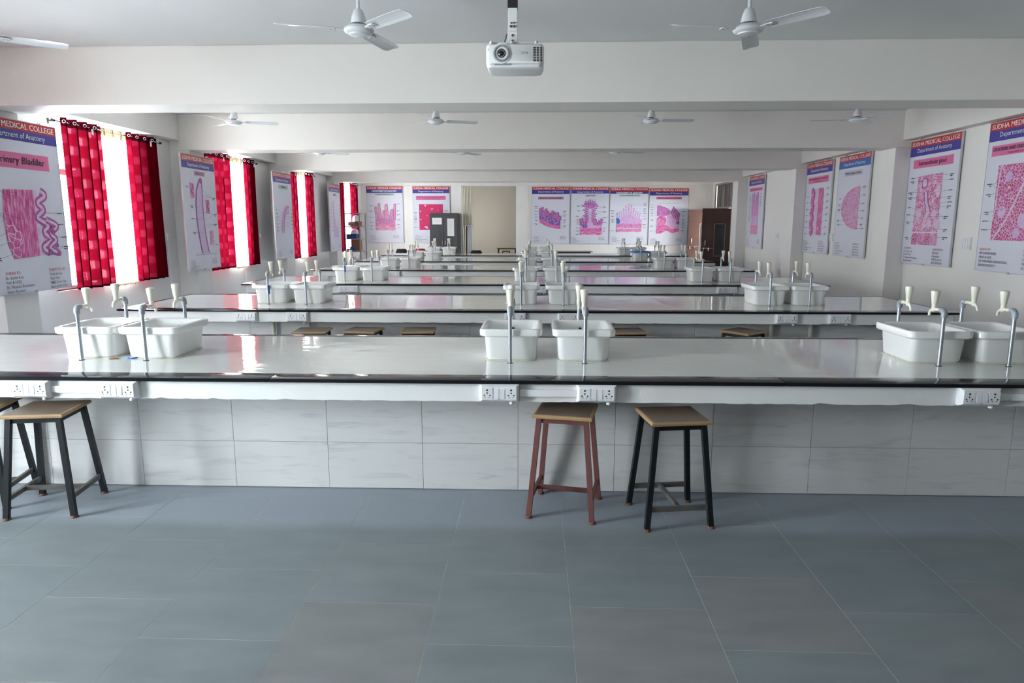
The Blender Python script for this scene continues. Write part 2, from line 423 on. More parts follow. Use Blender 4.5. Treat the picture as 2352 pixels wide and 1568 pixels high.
# ------------------------------------------------------------------ the room
# floor: base sheet + kota stone slabs set in half bond
fb = MB(); fb.box(-6.9, 6.9, YF - .3, 4.2, -0.08, -0.0004).box(-6.9, 6.9, 4.2, YB + .3, -0.08, 0.0)
floor = struct('floor', fb.mesh('floor', M['grout']))
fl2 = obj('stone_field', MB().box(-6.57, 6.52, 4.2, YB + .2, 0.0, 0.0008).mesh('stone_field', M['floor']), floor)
SW, SL, GAP = 0.6235, 0.603, 0.0024
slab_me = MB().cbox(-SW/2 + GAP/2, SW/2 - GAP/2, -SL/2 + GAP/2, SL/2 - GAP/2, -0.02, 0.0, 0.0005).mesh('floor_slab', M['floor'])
for i in range(-9, 11):
    cx = -0.455 + SW * (i + 0.5)
    off = 2.92 if i % 2 else 2.615
    j = -9
    while True:
        y0 = off + SL * j; j += 1
        if y0 > 4.25: break
        if y0 < -1.6 or cx - SW/2 < XL - 0.3: continue
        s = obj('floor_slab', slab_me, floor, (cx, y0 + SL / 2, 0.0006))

ceil = struct('ceiling', MB().box(-6.9, 6.9, YF - .3, YB + .3, ZC, ZC + 0.15).mesh('ceiling', M['ceiling']))
struct('wall_front', MB().box(-6.9, 6.9, YF - .3, YF, 0, ZC).mesh('wall_front', M['wall_front']))  # wall behind the camera, darkened to lessen bounce
# left wall with six window openings
wl = MB(); ys = YF
for (a, b), zs in zip(WIN, WSILL):
    wl.box(XL - .25, XL, ys, a, 0, ZC); wl.box(XL - .25, XL, a, b, 0, zs); wl.box(XL - .25, XL, a, b, WZ1, ZC); ys = b
wl.box(XL - .25, XL, ys, YB, 0, ZC)
struct('wall_left', wl.mesh('wall_left', M['wall']))
# right wall with the double door
DY0, DY1, DZ, DZT = 23.42, 25.5, 2.27, 3.16
struct('wall_right_front', MB().box(XR, XR + .22, YF, 3.1, 0, ZC).mesh('wall_right_front', M['wall_front']))  # unseen near stretch, made dark so less light bounces back
wr = MB().box(XR, XR + .22, 3.1, DY0, 0, ZC).box(XR, XR + .22, DY1, YB, 0, ZC).box(XR, XR + .22, DY0, DY1, DZT, ZC)
struct('wall_right', wr.mesh('wall_right', M['wall']))
# far wall with the wide opening to a side room
OX0, OX1, OZ = -2.78, -0.75, 3.14
wb = MB().box(-6.9, OX0, YB, YB + .22, 0, ZC).box(OX1, 6.9, YB, YB + .22, 0, ZC).box(OX0, OX1, YB, YB + .22, OZ, ZC)
struct('wall_back', wb.mesh('wall_back', M['wall']))
# side room behind the opening
sr = MB().box(-4.6, 2.2, 30.2, 30.4, 0, ZC).box(2.0, 2.2, YB + .22, 30.2, 0, ZC)
sr.box(-4.6, -4.4, YB + .22, 28.0, 0, ZC).box(-4.6, -4.4, 28.7, 30.2, 0, ZC).box(-4.6, -4.4, 28.0, 28.7, 0, 1.3).box(-4.6, -4.4, 28.0, 28.7, 2.3, ZC)  # opening added in this unseen wall to light the side room
struct('wall_side_room', sr.mesh('wall_side_room', M['far_wall']))
struct('floor_side_room', MB().box(-4.6, 2.2, YB + .3, 30.4, -.08, 0).mesh('floor_side_room', M['floor']))
struct('ceiling_side_room', MB().box(-4.6, 2.2, YB + .3, 30.4, ZC, ZC + .15).mesh('ceiling_side_room', M['ceiling']))
portal('daylight_portal', (-4.6, 28.35, 1.8), (0, -PI / 2, 0), 1.0, .7)
# unseen passage past the door, opened outward to add daylight
portal('daylight_portal', (10.14, 24.5, 1.725), (0, PI / 2, 0), 1.15, 7.0)
co = MB().box(10.0, 10.15, 21.0, 28.0, 0, 1.15).box(10.0, 10.15, 21.0, 28.0, 2.3, ZC).box(XR + .22, 10.15, 20.85, 21.0, 0, ZC).box(XR + .22, 10.15, 28.0, 28.15, 0, ZC).box(XR + .22, 10.15, 21, 28, -.08, 0).box(XR + .22, 10.15, 21, 28, ZC, ZC + .15)
struct('wall_light_passage', co.mesh('wall_light_passage', M['far_wall']))

# beams, columns and the lintel bands along both long walls
BW = 0.56
BEAMS = [-1.55, 3.1, 7.76, 12.42, 17.0, 21.75]
for k, y in enumerate(BEAMS):
    b = struct('ceiling_beam', MB().cbox(XL, XR, y, y + BW, 3.05, ZC, 0.012).mesh('ceiling_beam', M['beam']))
    struct('column', MB().cbox(XL, -6.22 if k < 5 else -6.33, y, y + BW, 0, 3.05, 0.012).mesh('column', M['wall']))
    struct('column', MB().cbox(6.21, XR, y, y + BW, 0, 3.05, 0.012).mesh('column', M['wall']))
segs = [(YF, BEAMS[0])] + [(BEAMS[i] + BW, BEAMS[i + 1]) for i in range(5)] + [(BEAMS[5] + BW, YB)]
for a, b in segs:
    struct('lintel_band', MB().cbox(XL, -6.38, a, b, 3.22, ZC, 0.008).mesh('lintel_band', M['beam']))
    if b < 25: struct('lintel_band', MB().cbox(6.32, XR, a, b, 3.17, ZC, 0.008).mesh('lintel_band', M['beam']))
struct('lintel_band', MB().cbox(-6.38, XR, YB - .06, YB, 3.15, ZC, 0.008).mesh('lintel_band', M['beam']))

# windows: aluminium frame, mullions, panes
for i, (a, b) in enumerate(WIN):
    X = XL - 0.13
    w = struct('window_%d' % (i + 1), None, None, (X, a, WSILL[i]))
    W, Hh, t = b - a, WZ1 - WSILL[i], 0.05
    zt = 2.47 - WSILL[i]
    fr = MB()
    fr.box(-.03, .03, 0, W, 0, t).box(-.03, .03, 0, W, Hh - t, Hh).box(-.03, .03, 0, t, t, Hh - t).box(-.03, .03, W - t, W, t, Hh - t)
    obj('window_frame', fr.mesh('window_frame', M['alu']), w)
    obj('transom_bar', MB().box(-.03, .03, t, W - t, zt - .04, zt + .04).mesh('transom_bar', M['alu']), w)
    for k in (1, 2):
        obj('mullion', MB().box(-.025, .025, W * k / 3 - .025, W * k / 3 + .025, t, zt - .04).mesh('mullion', M['alu']), w)
    for k in range(3):
        y0, y1 = W * k / 3 + .03, W * (k + 1) / 3 - .03
        obj('pane', MB().box(-.003, .003, y0, y1, t, zt - .04).mesh('pane', M['pane']), w)
    obj('pane', MB().box(-.003, .003, t, W - t, zt + .04, Hh - t).mesh('pane', M['pane']), w)
    obj('window_sill', MB().cbox(-.12, .125, -.02, W + .02, -.03, 0.0, .004).mesh('window_sill', M['wall']), w)

# ------------------------------------------------------------------ lab benches
NEAR = ['nearest', 'second', 'third', 'fourth', 'fifth', 'farthest']
BY = [4.0, 7.34, 10.58, 13.88, 17.15, 20.42]
BX0, BX1, BD, BH = -4.63, 4.5, 1.68, 0.822
tile_w, tile_h = 0.633, 0.318
tile_me = MB().cbox(-tile_w/2 + .0012, tile_w/2 - .0012, -.012, 0, .001, tile_h - .001, .001).mesh('tile', M['tile'])
cut_me = MB().cbox(-tile_w/2 + .0012, tile_w/2 - .0012, -.012, 0, .001, .094, .001).mesh('cut_tile', M['tile'])
bench_label = ['nearest long white laboratory bench with a tiled base, stools in front of it',
               'second long white laboratory bench from the camera, drain pipes showing below its edge',
               'third long white laboratory bench from the camera',
               'fourth long white laboratory bench from the camera',
               'fifth long white laboratory bench, a blue cover over one of its sinks',
               'farthest long white laboratory bench, nearest the posters of the end wall']
def apron_strip(x0, x1, y0, y1, jag):
    """plastered downstand with a ragged lower edge"""
    m = MB(); n = 220 if jag else 2
    rings = []
    for k in range(n + 1):
        x = x0 + (x1 - x0) * k / n
        d = 0
        if jag:
            d = random.uniform(-.002, .002) + (random.uniform(.003, .010) if random.random() < .10 else 0)
        zb = 0.684 + d
        rings.append([(x, y0, 0.7985), (x, y0, zb), (x, y1, zb), (x, y1, 0.7985)])
    m.loft(rings)
    return m
for i, y in enumerate(BY):
    b = thing('lab_bench', bench_label[i], 'bench', (0, y, 0), 0, 'rows of laboratory benches')
    sx = [BX0 + .05, -1.62, 1.49, BX1 - .05]
    for k in range(3):
        obj('top_slab', MB().cbox(sx[k] + .0007, sx[k+1] - .0007, .16, BD - .10, .797, BH, .0008).mesh('top_slab', M['bench_top']), b)
    es = MB()
    for (x0, x1) in ((BX0, -1.62), (-1.62, 1.49), (1.49, BX1)):
        e = MB().cbox(x0 + (.0008 if x0 > BX0 else 0), x1 - (.0008 if x1 < BX1 else 0), 0, .1595, .7985, BH, .007)
        obj('edge_strip', e.mesh('edge_strip', M['black_granite'], True), b)
        e = MB().cbox(x0 + (.0008 if x0 > BX0 else 0), x1 - (.0008 if x1 < BX1 else 0), BD - .0995, BD, .7985, BH, .007)
        obj('edge_strip', e.mesh('edge_strip', M['black_granite'], True), b)
    for x0, x1 in ((BX0, BX0 + .0495), (BX1 - .0495, BX1)):
        obj('edge_strip', MB().cbox(x0, x1, .16, BD - .10, .7985, BH, .006).mesh('edge_strip', M['black_granite'], True), b)
    obj('apron', apron_strip(BX0 + .06, BX1 - .05, .03, .09, i < 4).mesh('apron', M['apron']), b)
    obj('apron', apron_strip(BX0 + .06, BX1 - .05, BD - .09, BD - .03, False).mesh('apron', M['apron']), b)
    for x0, x1 in ((BX0 + .06, BX0 + .12), (BX1 - .11, BX1 - .05)):
        obj('apron', MB().box(x0, x1, .09, BD - .09, .684, .7985).mesh('apron', M['apron']), b)
    obj('support_slab', MB().box(BX0 + .12, BX1 - .11, .09, BD - .09, .735, .797).mesh('support_slab', M['apron']), b)
    core = obj('base', MB().box(BX0 + .4, BX1 - .3, .326, BD - .326, 0, .735).mesh('base', M['tile_grout']), b)
    xs = -2.64 - 3 * 0.633 + .633 / 2
    nrow = 2
    for r in range(nrow + 1):
        for k in range(16):
            cx = xs + (k) * tile_w - .001
            if cx - tile_w/2 < BX0 + .1 or cx + tile_w/2 > BX1 - .15: continue
            z = .004 + r * tile_h
            if r == 2: continue
            obj('tile', tile_me, core, (cx, .326, z))

    for k in range(16):                                   # top course is cut short under the slab
        cx = xs + k * tile_w - .001
        if cx - tile_w/2 < BX0 + .1 or cx + tile_w/2 > BX1 - .15: continue
        obj('tile', cut_me, core, (cx, .326, .004 + 2 * tile_h))

# drain pipes hanging in front of the second bench's base
for nm, x in (('below the left sink of its window-side pair', -2.98), ('below the right sink of its window-side pair', -2.57), ('below the left sink of its right-hand pair', 2.62), ('below the right sink of its right-hand pair', 3.05)):
    t = thing('drain_pipe', 'cream plastic drain pipe under the second bench, ' + nm, 'pipe', (x, BY[1] + .255, 0), 0, 'drain pipes under the second bench')
    obj('pipe', MB().tube([(0, 0, 0.0), (0, 0, .55), (0, .0, .72)], .022, 12).mesh('pipe', M['drain'], True), t)
    obj('collar', MB().lathe([(.03, .45), (.03, .50)], 14).mesh('collar', M['drain'], True), t)
    obj('bracket_plate', MB().box(-.13, .13, -.03, .035, .721, .733).mesh('bracket_plate', M['dark']), t)

# sinks
def make_sink():
    t = thing('ceramic_sink', 'white ceramic sink', 'sink', (0, 0, 0), 0, 'ceramic sinks set in pairs on the benches')
    R = [rrect(.172, .198, .05, .004), rrect(.180, .208, .055, .02), rrect(.190, .222, .055, .165), rrect(.196, .228, .055, .172),
         rrect(.214, .244, .05, .174), rrect(.221, .252, .05, .182), rrect(.223, .254, .05, .215), rrect(.218, .249, .048, .2235), rrect(.208, .239, .045, .226),
         rrect(.190, .221, .04, .225), rrect(.182, .213, .04, .217), rrect(.172, .203, .045, .16), rrect(.160, .190, .05, .06), rrect(.13, .16, .05, .045), rrect(.03, .03, .02, .04)]
    R = [[(x * .965, y_, z) for x, y_, z in r] for r in R]
    obj('basin', MB().loft(R).mesh('basin', M['ceramic'], True), t)
    se = [rrect(.178, .204, .052, .0005), rrect(.186, .212, .055, .0008), rrect(.187, .213, .055, .006), rrect(.180, .206, .052, .012)]
    se = [[(x * .96, y_ * .985, z * .6) for x, y_, z in r] for r in se]
    obj('sealant', MB().loft(se, True, False).mesh('sealant', M['sealant'], True), t)
    obj('overflow_hole', MB().tube([(0, .192, .165), (0, .188, .165)], .011, 12).mesh('overflow_hole', M['dark']), t)
    obj('waste_hole', MB().lathe([(.022, .0405), (.022, .043)], 14).mesh('waste_hole', M['chrome']), t)
    return t
def make_tap():
    """pipe with elbow; cream plastic tap reaching towards +y"""
    t = thing('sink_tap', 'cream plastic tap', 'tap', (0, 0, 0), 0, 'cream taps on grey standpipes')
    obj('pipe', MB().tube([(0, 0, 0), (0, 0, .338)], .0125, 12).mesh('pipe', M['gi_pipe'], True), t)
    el = [(0, 0, .322), (0, 0, .345)] + [(0, .022 * (1 - math.cos(a)), .345 + .022 * math.sin(a)) for a in [PI/8, PI/4, 3*PI/8, PI/2]] + [(0, .04, .367)]
    obj('elbow', MB().tube(el, [.0185] + [.0195] * (len(el) - 2) + [.0180], 12).mesh('elbow', M['pvc_grey'], True), t)
    bd = MB().tube([(0, .036, .367), (0, .05, .367), (0, .051, .367), (0, .115, .367)], [.0145, .0145, .0105, .0120], 12)
    bd.lathe([(.012, -.022), (.0155, -.01), (.0165, .0), (.0155, .02), (.0175, .032)], 14, (0, .118, .372))
    obj('tap_body', bd.mesh('tap_body', M['tap_plastic'], True), t)
    sp = [(0, .122, .362), (0, .14, .358), (0, .156, .348), (0, .163, .332), (0, .164, .318)]
    obj('spout', MB().tube(sp, [.012, .0115, .0105, .0095, .009], 10).mesh('spout', M['tap_plastic'], True), t)
    kn = MB(); rings = []
    for r, z in ((.016, .400), (.0185, .403), (.0205, .425), (.0255, .455), (.0285, .478), (.0270, .487), (.016, .491)):
        rings.append([((r * (1 - (.06 if j % 2 else 0))) * math.cos(2*PI*j/20), .118 + (r * (1 - (.06 if j % 2 else 0))) * math.sin(2*PI*j/20), z) for j in range(20)])
    kn.loft(rings); obj('knob', kn.mesh('knob', M['tap_plastic'], True), t)
    obj('flange', MB().lathe([(.019, .0), (.019, .003)], 14).mesh('flange', M['dark']), t)
    return t
sink0, tap0 = make_sink(), make_tap()
first_s = first_t = True
PAIRS = [('window-side pair', (-3.13, -2.68)), ('middle pair', (-.165, .33)), ('right-hand pair', (2.68, 3.13))]
SY, TY0, TY1 = .805, .527, 1.095
for i, y in enumerate(BY):
    for pn, xs in PAIRS:
        for side, x in zip(('left', 'right'), xs):
            extra = ', blue cover on it' if (i == 4 and pn == 'right-hand pair' and side == 'left') else ''
            lab = 'white ceramic sink, %s bench, %s of the %s%s' % (NEAR[i], side, pn, extra)
            x2 = x + (.02 if pn == 'right-hand pair' else -.0)
            if first_s: o = sink0; o.location = (x2, y + SY, BH); o['label'] = lab; first_s = False
            else: o = clone(sink0, (x2, y + SY, BH), 0, lab)
            for k, (fy, rz, nm) in enumerate(((TY0, 0, 'front'), (TY1, PI, 'rear'))):
                lab = 'cream tap, %s bench, %s edge of the %s sink in the %s' % (NEAR[i], nm, side, pn)
                xt = x + (random.uniform(-.008, .008))
                rz2 = rz + random.uniform(-.06, .06)
                if first_t: o2 = tap0; o2.location = (xt, y + fy, BH); o2['label'] = lab; first_t = False
                else: o2 = clone(tap0, (xt, y + fy, BH), rz2, lab)
# blue cover on one far sink
bc = MB().loft([rrect(.25, .275, .05, .200), rrect(.235, .262, .05, .232), rrect(.15, .17, .05, .240), rrect(.02, .02, .01, .236)], False, True)
tag(obj('sink_cover', bc.mesh('sink_cover', M['blue_plastic'], True), None, (2.70, BY[4] + SY, BH), (0, 0, 0)), 'blue plastic cover lying on a sink of the fifth bench', 'cover')
# pipe collar tapes seen on two standpipes
for x, y, z, nm in ((-3.12, BY[2] + TY0, .20, 'third'), (-3.12, BY[1] + TY0, .17, 'second')):
    tag(obj('pipe_tape', MB().lathe([(.0136, -.05), (.0145, -.03), (.0145, .03), (.0136, .05)], 12).mesh('pipe_tape', M['blue_box'], True), None, (x, y, BH + z)), 'strip of blue tape round a standpipe on the %s bench' % nm, 'tape')

# switch and socket boxes
def make_box(mods, name):
    n = len(mods); mw = .072; w = n * mw + .022; hh = .108; d = .046
    t = thing(name, 'white switch and socket box', 'socket box', (0, 0, 0), 0, 'switch and socket boxes on the bench fronts')
    body = MB().loft([[(-w/2, 0, -hh/2), (w/2, 0, -hh/2), (w/2, 0, hh/2), (-w/2, 0, hh/2)],
                      [(-w/2, -d * .55, -hh/2), (w/2, -d * .55, -hh/2), (w/2, -d * .55, hh/2), (-w/2, -d * .55, hh/2)],
                      [(-w/2 + .016, -d, -hh/2 + .013), (w/2 - .016, -d, -hh/2 + .013), (w/2 - .016, -d, hh/2 - .013), (-w/2 + .016, -d, hh/2 - .013)]])
    obj('box_body', body.mesh('box_body', M['switch_white']), t)
    x = -n * mw / 2
    for k, c in enumerate(mods):
        cx = x + (k + .5) * mw
        if c == 's':
            s = obj('socket', MB().cbox(cx - mw/2 + .003, cx + mw/2 - .003, -d - .004, -d + .002, -.034, .034, .0015).mesh('socket', M['switch_white']), t)
            h = MB()
            for hx, hz, r in ((0, .021, .0058), (0, .003, .0048), (-.017, -.011, .0045), (.017, -.011, .0045), (-.012, -.022, .003), (.012, -.022, .003)):
                h.tube([(cx + hx, -d - .0046, hz), (cx + hx, -d - .001, hz)], r, 10)
            obj('pin_holes', h.mesh('pin_holes', M['dark']), s)
        else:
            for q in (-1, 1):
                sx = cx + q * .0175; tl = random.choice((-1, 1)) * .004
                m = MB().add([(sx - .0145, -d - .003 - max(tl, 0), .029), (sx + .0145, -d - .003 - max(tl, 0), .029), (sx + .0145, -d - .003 - max(-tl, 0), -.029), (sx - .0145, -d - .003 - max(-tl, 0), -.029),
                              (sx - .0145, -d, .029), (sx + .0145, -d, .029), (sx + .0145, -d, -.029), (sx - .0145, -d, -.029)],
                             [(0,1,2,3),(4,7,6,5),(0,4,5,1),(1,5,6,2),(2,6,7,3),(3,7,4,0)])
                obj('rocker_switch', m.mesh('rocker_switch', M['switch_white']), t)
    obj('maker_mark', MB().box(-.009, .009, -d - .0006, -d, -hh/2 + .0145, -hh/2 + .0175).mesh('maker_mark', M['pvc_grey']), t)
    obj('cable_gland', MB().lathe([(.006, .0), (.014, -.006), (.014, -.014), (.006, -.02)], 12, (w/2 - .045, -.02, -hh/2)).mesh('cable_gland', M['switch_white'], True), t)
    return t
protoS = make_box('scs', 'socket_box'); protoL = make_box('sscs', 'socket_box')
usedS = usedL = False
SPOTS = {0: [(-3.11, 'S', 'left of the two by the window'), (-2.56, 'S', 'right of the two by the window'), (-.215, 'S', 'left of the middle two'), (.37, 'S', 'right of the middle two'), (2.62, 'S', 'below the right-hand sinks')],
         1: [(-3.18, 'S', 'left of the two by the window'), (-2.61, 'S', 'right of the two by the window'), (-.22, 'S', 'left of the middle two'), (.36, 'S', 'right of the middle two'), (2.69, 'S', 'left of the right-hand two'), (3.25, 'S', 'right of the right-hand two')],
         2: [(-2.925, 'L', 'by the window'), (.02, 'L', 'in the middle'), (2.945, 'L', 'on the right')],
         3: [(-2.92, 'L', 'by the window'), (.05, 'L', 'in the middle'), (2.91, 'L', 'on the right')],
         4: [(.06, 'S', 'in the middle'), (2.9, 'S', 'on the right')], 5: [(.05, 'S', 'in the middle')]}
for i, lst in SPOTS.items():
    for x, kd, nm in lst:
        lab = 'white switch and socket box, %s bench front, %s' % (NEAR[i], nm)
        p = (x, BY[i] + .03, .746)
        if kd == 'S':
            if not usedS: protoS.location = p; protoS['label'] = lab; usedS = True
            else: clone(protoS, p, 0, lab)
        else:
            if not usedL: protoL.location = p; protoL['label'] = lab; usedL = True
            else: clone(protoL, p, 0, lab)
for x0, x1, nm in ((-2.99, -2.68, 'between the two boxes by the window'), (-.095, .25, 'between the middle two boxes'), (2.74, 3.4, 'running right from the right-hand box')):
    t = thing('cable_trunking', 'white plastic cable trunking on the nearest bench front, ' + nm, 'trunking', ((x0 + x1) / 2, BY[0] + .03, .742), 0, 'cable trunking on the nearest bench')
    w = (x1 - x0) / 2
    obj('channel', MB().box(-w, w, -.014, 0, -.02, .02).mesh('channel', M['switch_white']), t)
    obj('lid', MB().cbox(-w + .001, w - .001, -.019, -.012, -.021, .021, .002).mesh('lid', M['switch_white']), t)

# scraps of wrapper beside the first sink
for x, y, w, mt, lb, rz in ((-2.93, 4.565, .03, 'brown_scrap', 'small brown wrapper scrap beside the window-side sinks', .2), (-2.84, 4.58, .028, 'blue_plastic', 'light blue plastic scrap beside the window-side sinks', .0), (-2.79, 4.60, .03, 'blue_box', 'dark blue twisted scrap beside the window-side sinks', .5)):
    m = MB().loft([[(-w, -.006, .001), (-w, .006, .001), (-w, .004, .006), (-w, -.004, .006)], [(0, -.008, .001), (0, .008, .001), (0, .005, .011), (0, -.005, .011)], [(w, -.005, .001), (w, .006, .001), (w, .004, .007), (w, -.003, .007)]])
    tag(obj('wrapper_scrap', m.mesh('wrapper_scrap', M[mt]), None, (x, y, BH), (0, 0, rz)), lb, 'scrap')

# ------------------------------------------------------------------ stools
def make_stool(paint, cross):
    t = thing('lab_stool', 'stool', 'stool', (0, 0, 0), 0, 'wooden-topped lab stools')
    HS = .64
    s = .172
    seat = obj('seat', MB().cbox(-s + .008, s - .008, -s + .008, s - .008, HS - .022, HS, .004).mesh('seat', M['seat_ply']), t)
    fr = MB()
    for a in range(4):
        c, sn = math.cos(a * PI / 2), math.sin(a * PI / 2)
        pts = [(-s, -s - .002, HS - .004), (-s, -s - .006, HS - .010), (-s, -s - .004, HS - .022), (-s, -s + .012, HS - .024), (-s, -s + .012, HS - .001), (-s, -s + .004, HS - .001)]
        R = []
        for e in (-1, 1):
            ring = []
            for _, yy, zz in pts:
                xx = e * (-yy) if True else 0
                ring.append((xx * c - yy * sn, xx * sn + yy * c, zz))
            R.append(ring)
        obj('edge_moulding', MB().loft(R).mesh('edge_moulding', M['seat_edge']), t)
    top, bot, lw = .140, .192, .030
    ring = MB()
    for a in range(4):
        c, sn = math.cos(a * PI / 2), math.sin(a * PI / 2)
        p = lambda x, y: (x * c - y * sn, x * sn + y * c, HS - .040)
        ring.bar(p(-top - .015, -top), p(top + .015, -top), lw * .5, .032)
    obj('seat_frame', ring.mesh('seat_frame', paint), t)
    for a in range(4):
        sx, sy = ((-1, -1), (1, -1), (1, 1), (-1, 1))[a]
        L = [(sx * top, sy * top, HS - .03), (sx * bot, sy * bot, .004)]
        lg = obj('leg', MB().loft([[(L[k][0] + dx * lw/2, L[k][1] + dy * lw/2, L[k][2]) for dx, dy in ((-1,-1),(1,-1),(1,1),(-1,1))] for k in (0, 1)]).mesh('leg', paint), t)
        obj('foot', MB().lathe([(.026, 0), (.025, .004), (.018, .014)], 14, (sx * bot, sy * bot, 0)).mesh('foot', M['rust']), lg)
    zs = .125; q = top + (bot - top) * (HS - .03 - zs) / (HS - .034)
    for sx in (-1, 1):
        obj('stretcher', MB().bar((sx * q, -q, zs), (sx * q, q, zs), .020, .028).mesh('stretcher', cross), t)
    obj('stretcher', MB().bar((-q + .008, .0, zs), (q - .008, .0, zs), .020, .026).mesh('stretcher', cross), t)
    return t
st_b = make_stool(M['black_paint'], M['worn_steel']); st_r = make_stool(M['red_oxide'], M['red_oxide'])
st_b.location = (-3.0, 3.965, 0); st_b.rotation_euler = (0, 0, math.radians(8)); st_b['label'] = 'black steel stool with a brown wooden seat, fully seen below the window-side socket boxes'
st_r.location = (.19, 4.045, 0); st_r.rotation_euler = (0, 0, math.radians(-11)); st_r['label'] = 'dark red steel stool with a brown wooden seat under the middle socket box'
clone(st_b, (.815, 3.95, 0), math.radians(98), 'black steel stool with a brown wooden seat, right of the dark red stool')
clone(st_b, (-3.51, 4.05, 0), math.radians(12), 'black steel stool cut off by the left edge of the photo')
for x, y, rz, lb in ((-2.38, 7.13, 4, 'stool tucked at the second bench, leftmost seat showing over the nearest bench'), (-1.84, 7.17, -6, 'stool tucked at the second bench, second seat from the left'), (-1.25, 7.18, 3, 'stool tucked at the second bench, third seat from the left, left of the middle sinks'),
                     (.98, 7.20, 7, 'stool tucked at the second bench just right of the middle sinks'), (2.2, 7.22, 40, 'stool tucked at the second bench, rightmost seat, turned corner-wise')):
    clone(st_b, (x, y + .0, 0), math.radians(rz), lb)

# ------------------------------------------------------------------ curtains
def curtain(name, label, y0, y1, z0, z1, folds, kind, group, x=-6.465, amp=.078, flare=0.0):
    t = thing(name, label, 'curtain', (x, y0, 0), 0, group)
    W = y1 - y0; n = folds * 14; zh = z1 - .115
    def X(u, k):     # sharp-ish pleats, shallow towards the hem
        ph = u * folds * 2 * PI
        return amp * (math.sin(ph) + .25 * math.sin(2 * ph + .6)) * (1 - .12 * k) + .012 * k * math.sin(3.1 * u * folds + 1.7)
    def build(za, zb, nz, mat, nm, parent):
        m = MB(); uv = []; R = []
        for j in range(nz + 1):
            z = za + (zb - za) * j / nz; k = (z1 - z) / (z1 - z0)
            row = []; 
            for i in range(n + 1):
                u = i / n
                row.append((X(u, k), W * u + .024 * math.sin(u * folds * 4 * PI + .4) + flare * k * (u - .5) + .012 * k * math.sin(5 * u + 3 * k), z)); uv.append((u * W * 1.75, z))
            R.append(row)
        m.loft(R, False, False, closed=False)
        me = m.mesh(nm, mat, 'all', uv)
        return obj(nm, me, parent)
    if kind == 'red': a, b = M['red_cloth'], M['red_header']
    else: a, b = M['sheer'], M['sheer_header']
    build(z0, zh, 10, a, 'cloth', t)
    hd = build(zh, z1, 2, b, 'header_band', t)
    build(z0 - .001, z0 + .03, 1, b, 'hem', t)
    for f in range(folds * 2):
        u = (f + .5) / (folds * 2) 
        uu = (f * .5 + (.0 if f % 2 == 0 else .0)) / folds + .02
        ph = uu * folds * 2 * PI
        yy = W * uu; xx = X(uu, 0)
        d = Vector((X(uu + .004, 0) - X(uu - .004, 0), W * .008, 0)).normalized(); nrm = Vector((d.y, -d.x, 0))
        c = Vector((xx, yy, z1 - .055)); ring = MB(); RR = []
        for q in range(16):
            a1 = 2 * PI * q / 16; rad = d * math.cos(a1) + Vector((0, 0, 1)) * math.sin(a1)
            RR.append([tuple(c + rad * (.019 + .005 * math.cos(b1)) + nrm * .005 * math.sin(b1)) for b1 in [2*PI*w/6 for w in range(6)]])
        RR.append(RR[0]); ring.loft(RR, False, False)
        obj('eyelet', ring.mesh('eyelet', M['chrome'], 'all'), hd)
    obj('care_tag', MB().box(amp + .012, amp + .014, W * .62, W * .62 + .045, zh - .05, zh + .03).mesh('care_tag', M['curtain_tag']), t)
    return t
CURT = [ # the window left of the frame first, then per window: (red y0,y1), (sheer), (red)
 ((4.5, 5.6, 4), (5.6, 5.95, 2), (5.95, 6.98, 4)),
 ((9.40, 10.27, 4), (10.27, 10.90, 3), (10.90, 11.78, 4)),
 ((13.35, 14.60, 5), (14.60, 15.26, 3), (15.26, 15.88, 3)),
 ((17.75, 18.68, 4), (18.68, 19.33, 3), (19.33, 20.08, 3)),
 ((22.45, 23.22, 4), (23.22, 24.02, 3), (24.02, 25.02, 4))]
WN = ['zeroth', 'first', 'second', 'third', 'fourth']
for k, (a, b, c) in enumerate(CURT):
    g = 'curtains on the window wall'
    where = 'of the %s visible window' % WN[k] if k else 'of the window left of the photo'
    curtain('red_curtain', 'red patterned eyelet curtain on the left side ' + where, a[0], a[1], .83, 3.175, a[2], 'red', g)
    curtain('sheer_curtain', 'blown-out white sheer curtain in the middle ' + where, b[0], b[1], .80, 3.16, b[2], 'sheer', g, amp=.05)
    curtain('red_curtain', 'red patterned eyelet curtain on the right side ' + where, c[0], c[1], .83, 3.175, c[2], 'red', g)
    t = thing('curtain_rod', 'thin steel curtain rod ' + where, 'curtain rod', (-6.465, a[0] - .12, 3.118), 0, 'curtain rods')
    L = c[1] - a[0] + .26
    obj('rod', MB().tube([(0, 0, 0), (0, L, 0)], .0125, 10).mesh('rod', M['chrome'], True), t)
    for yy in (0, L): obj('finial', MB().tube([(0, yy - .02, 0), (0, yy + .02, 0)], .022, 10).mesh('finial', M['black_plastic'], True), t)
    for yy in (.05, L - .05):
        obj('bracket', MB().box(-.11, -.0, yy - .008, yy + .008, -.012, .012).box(-.113, -.10, yy - .02, yy + .02, -.04, .04).mesh('bracket', M['black_plastic']), t)

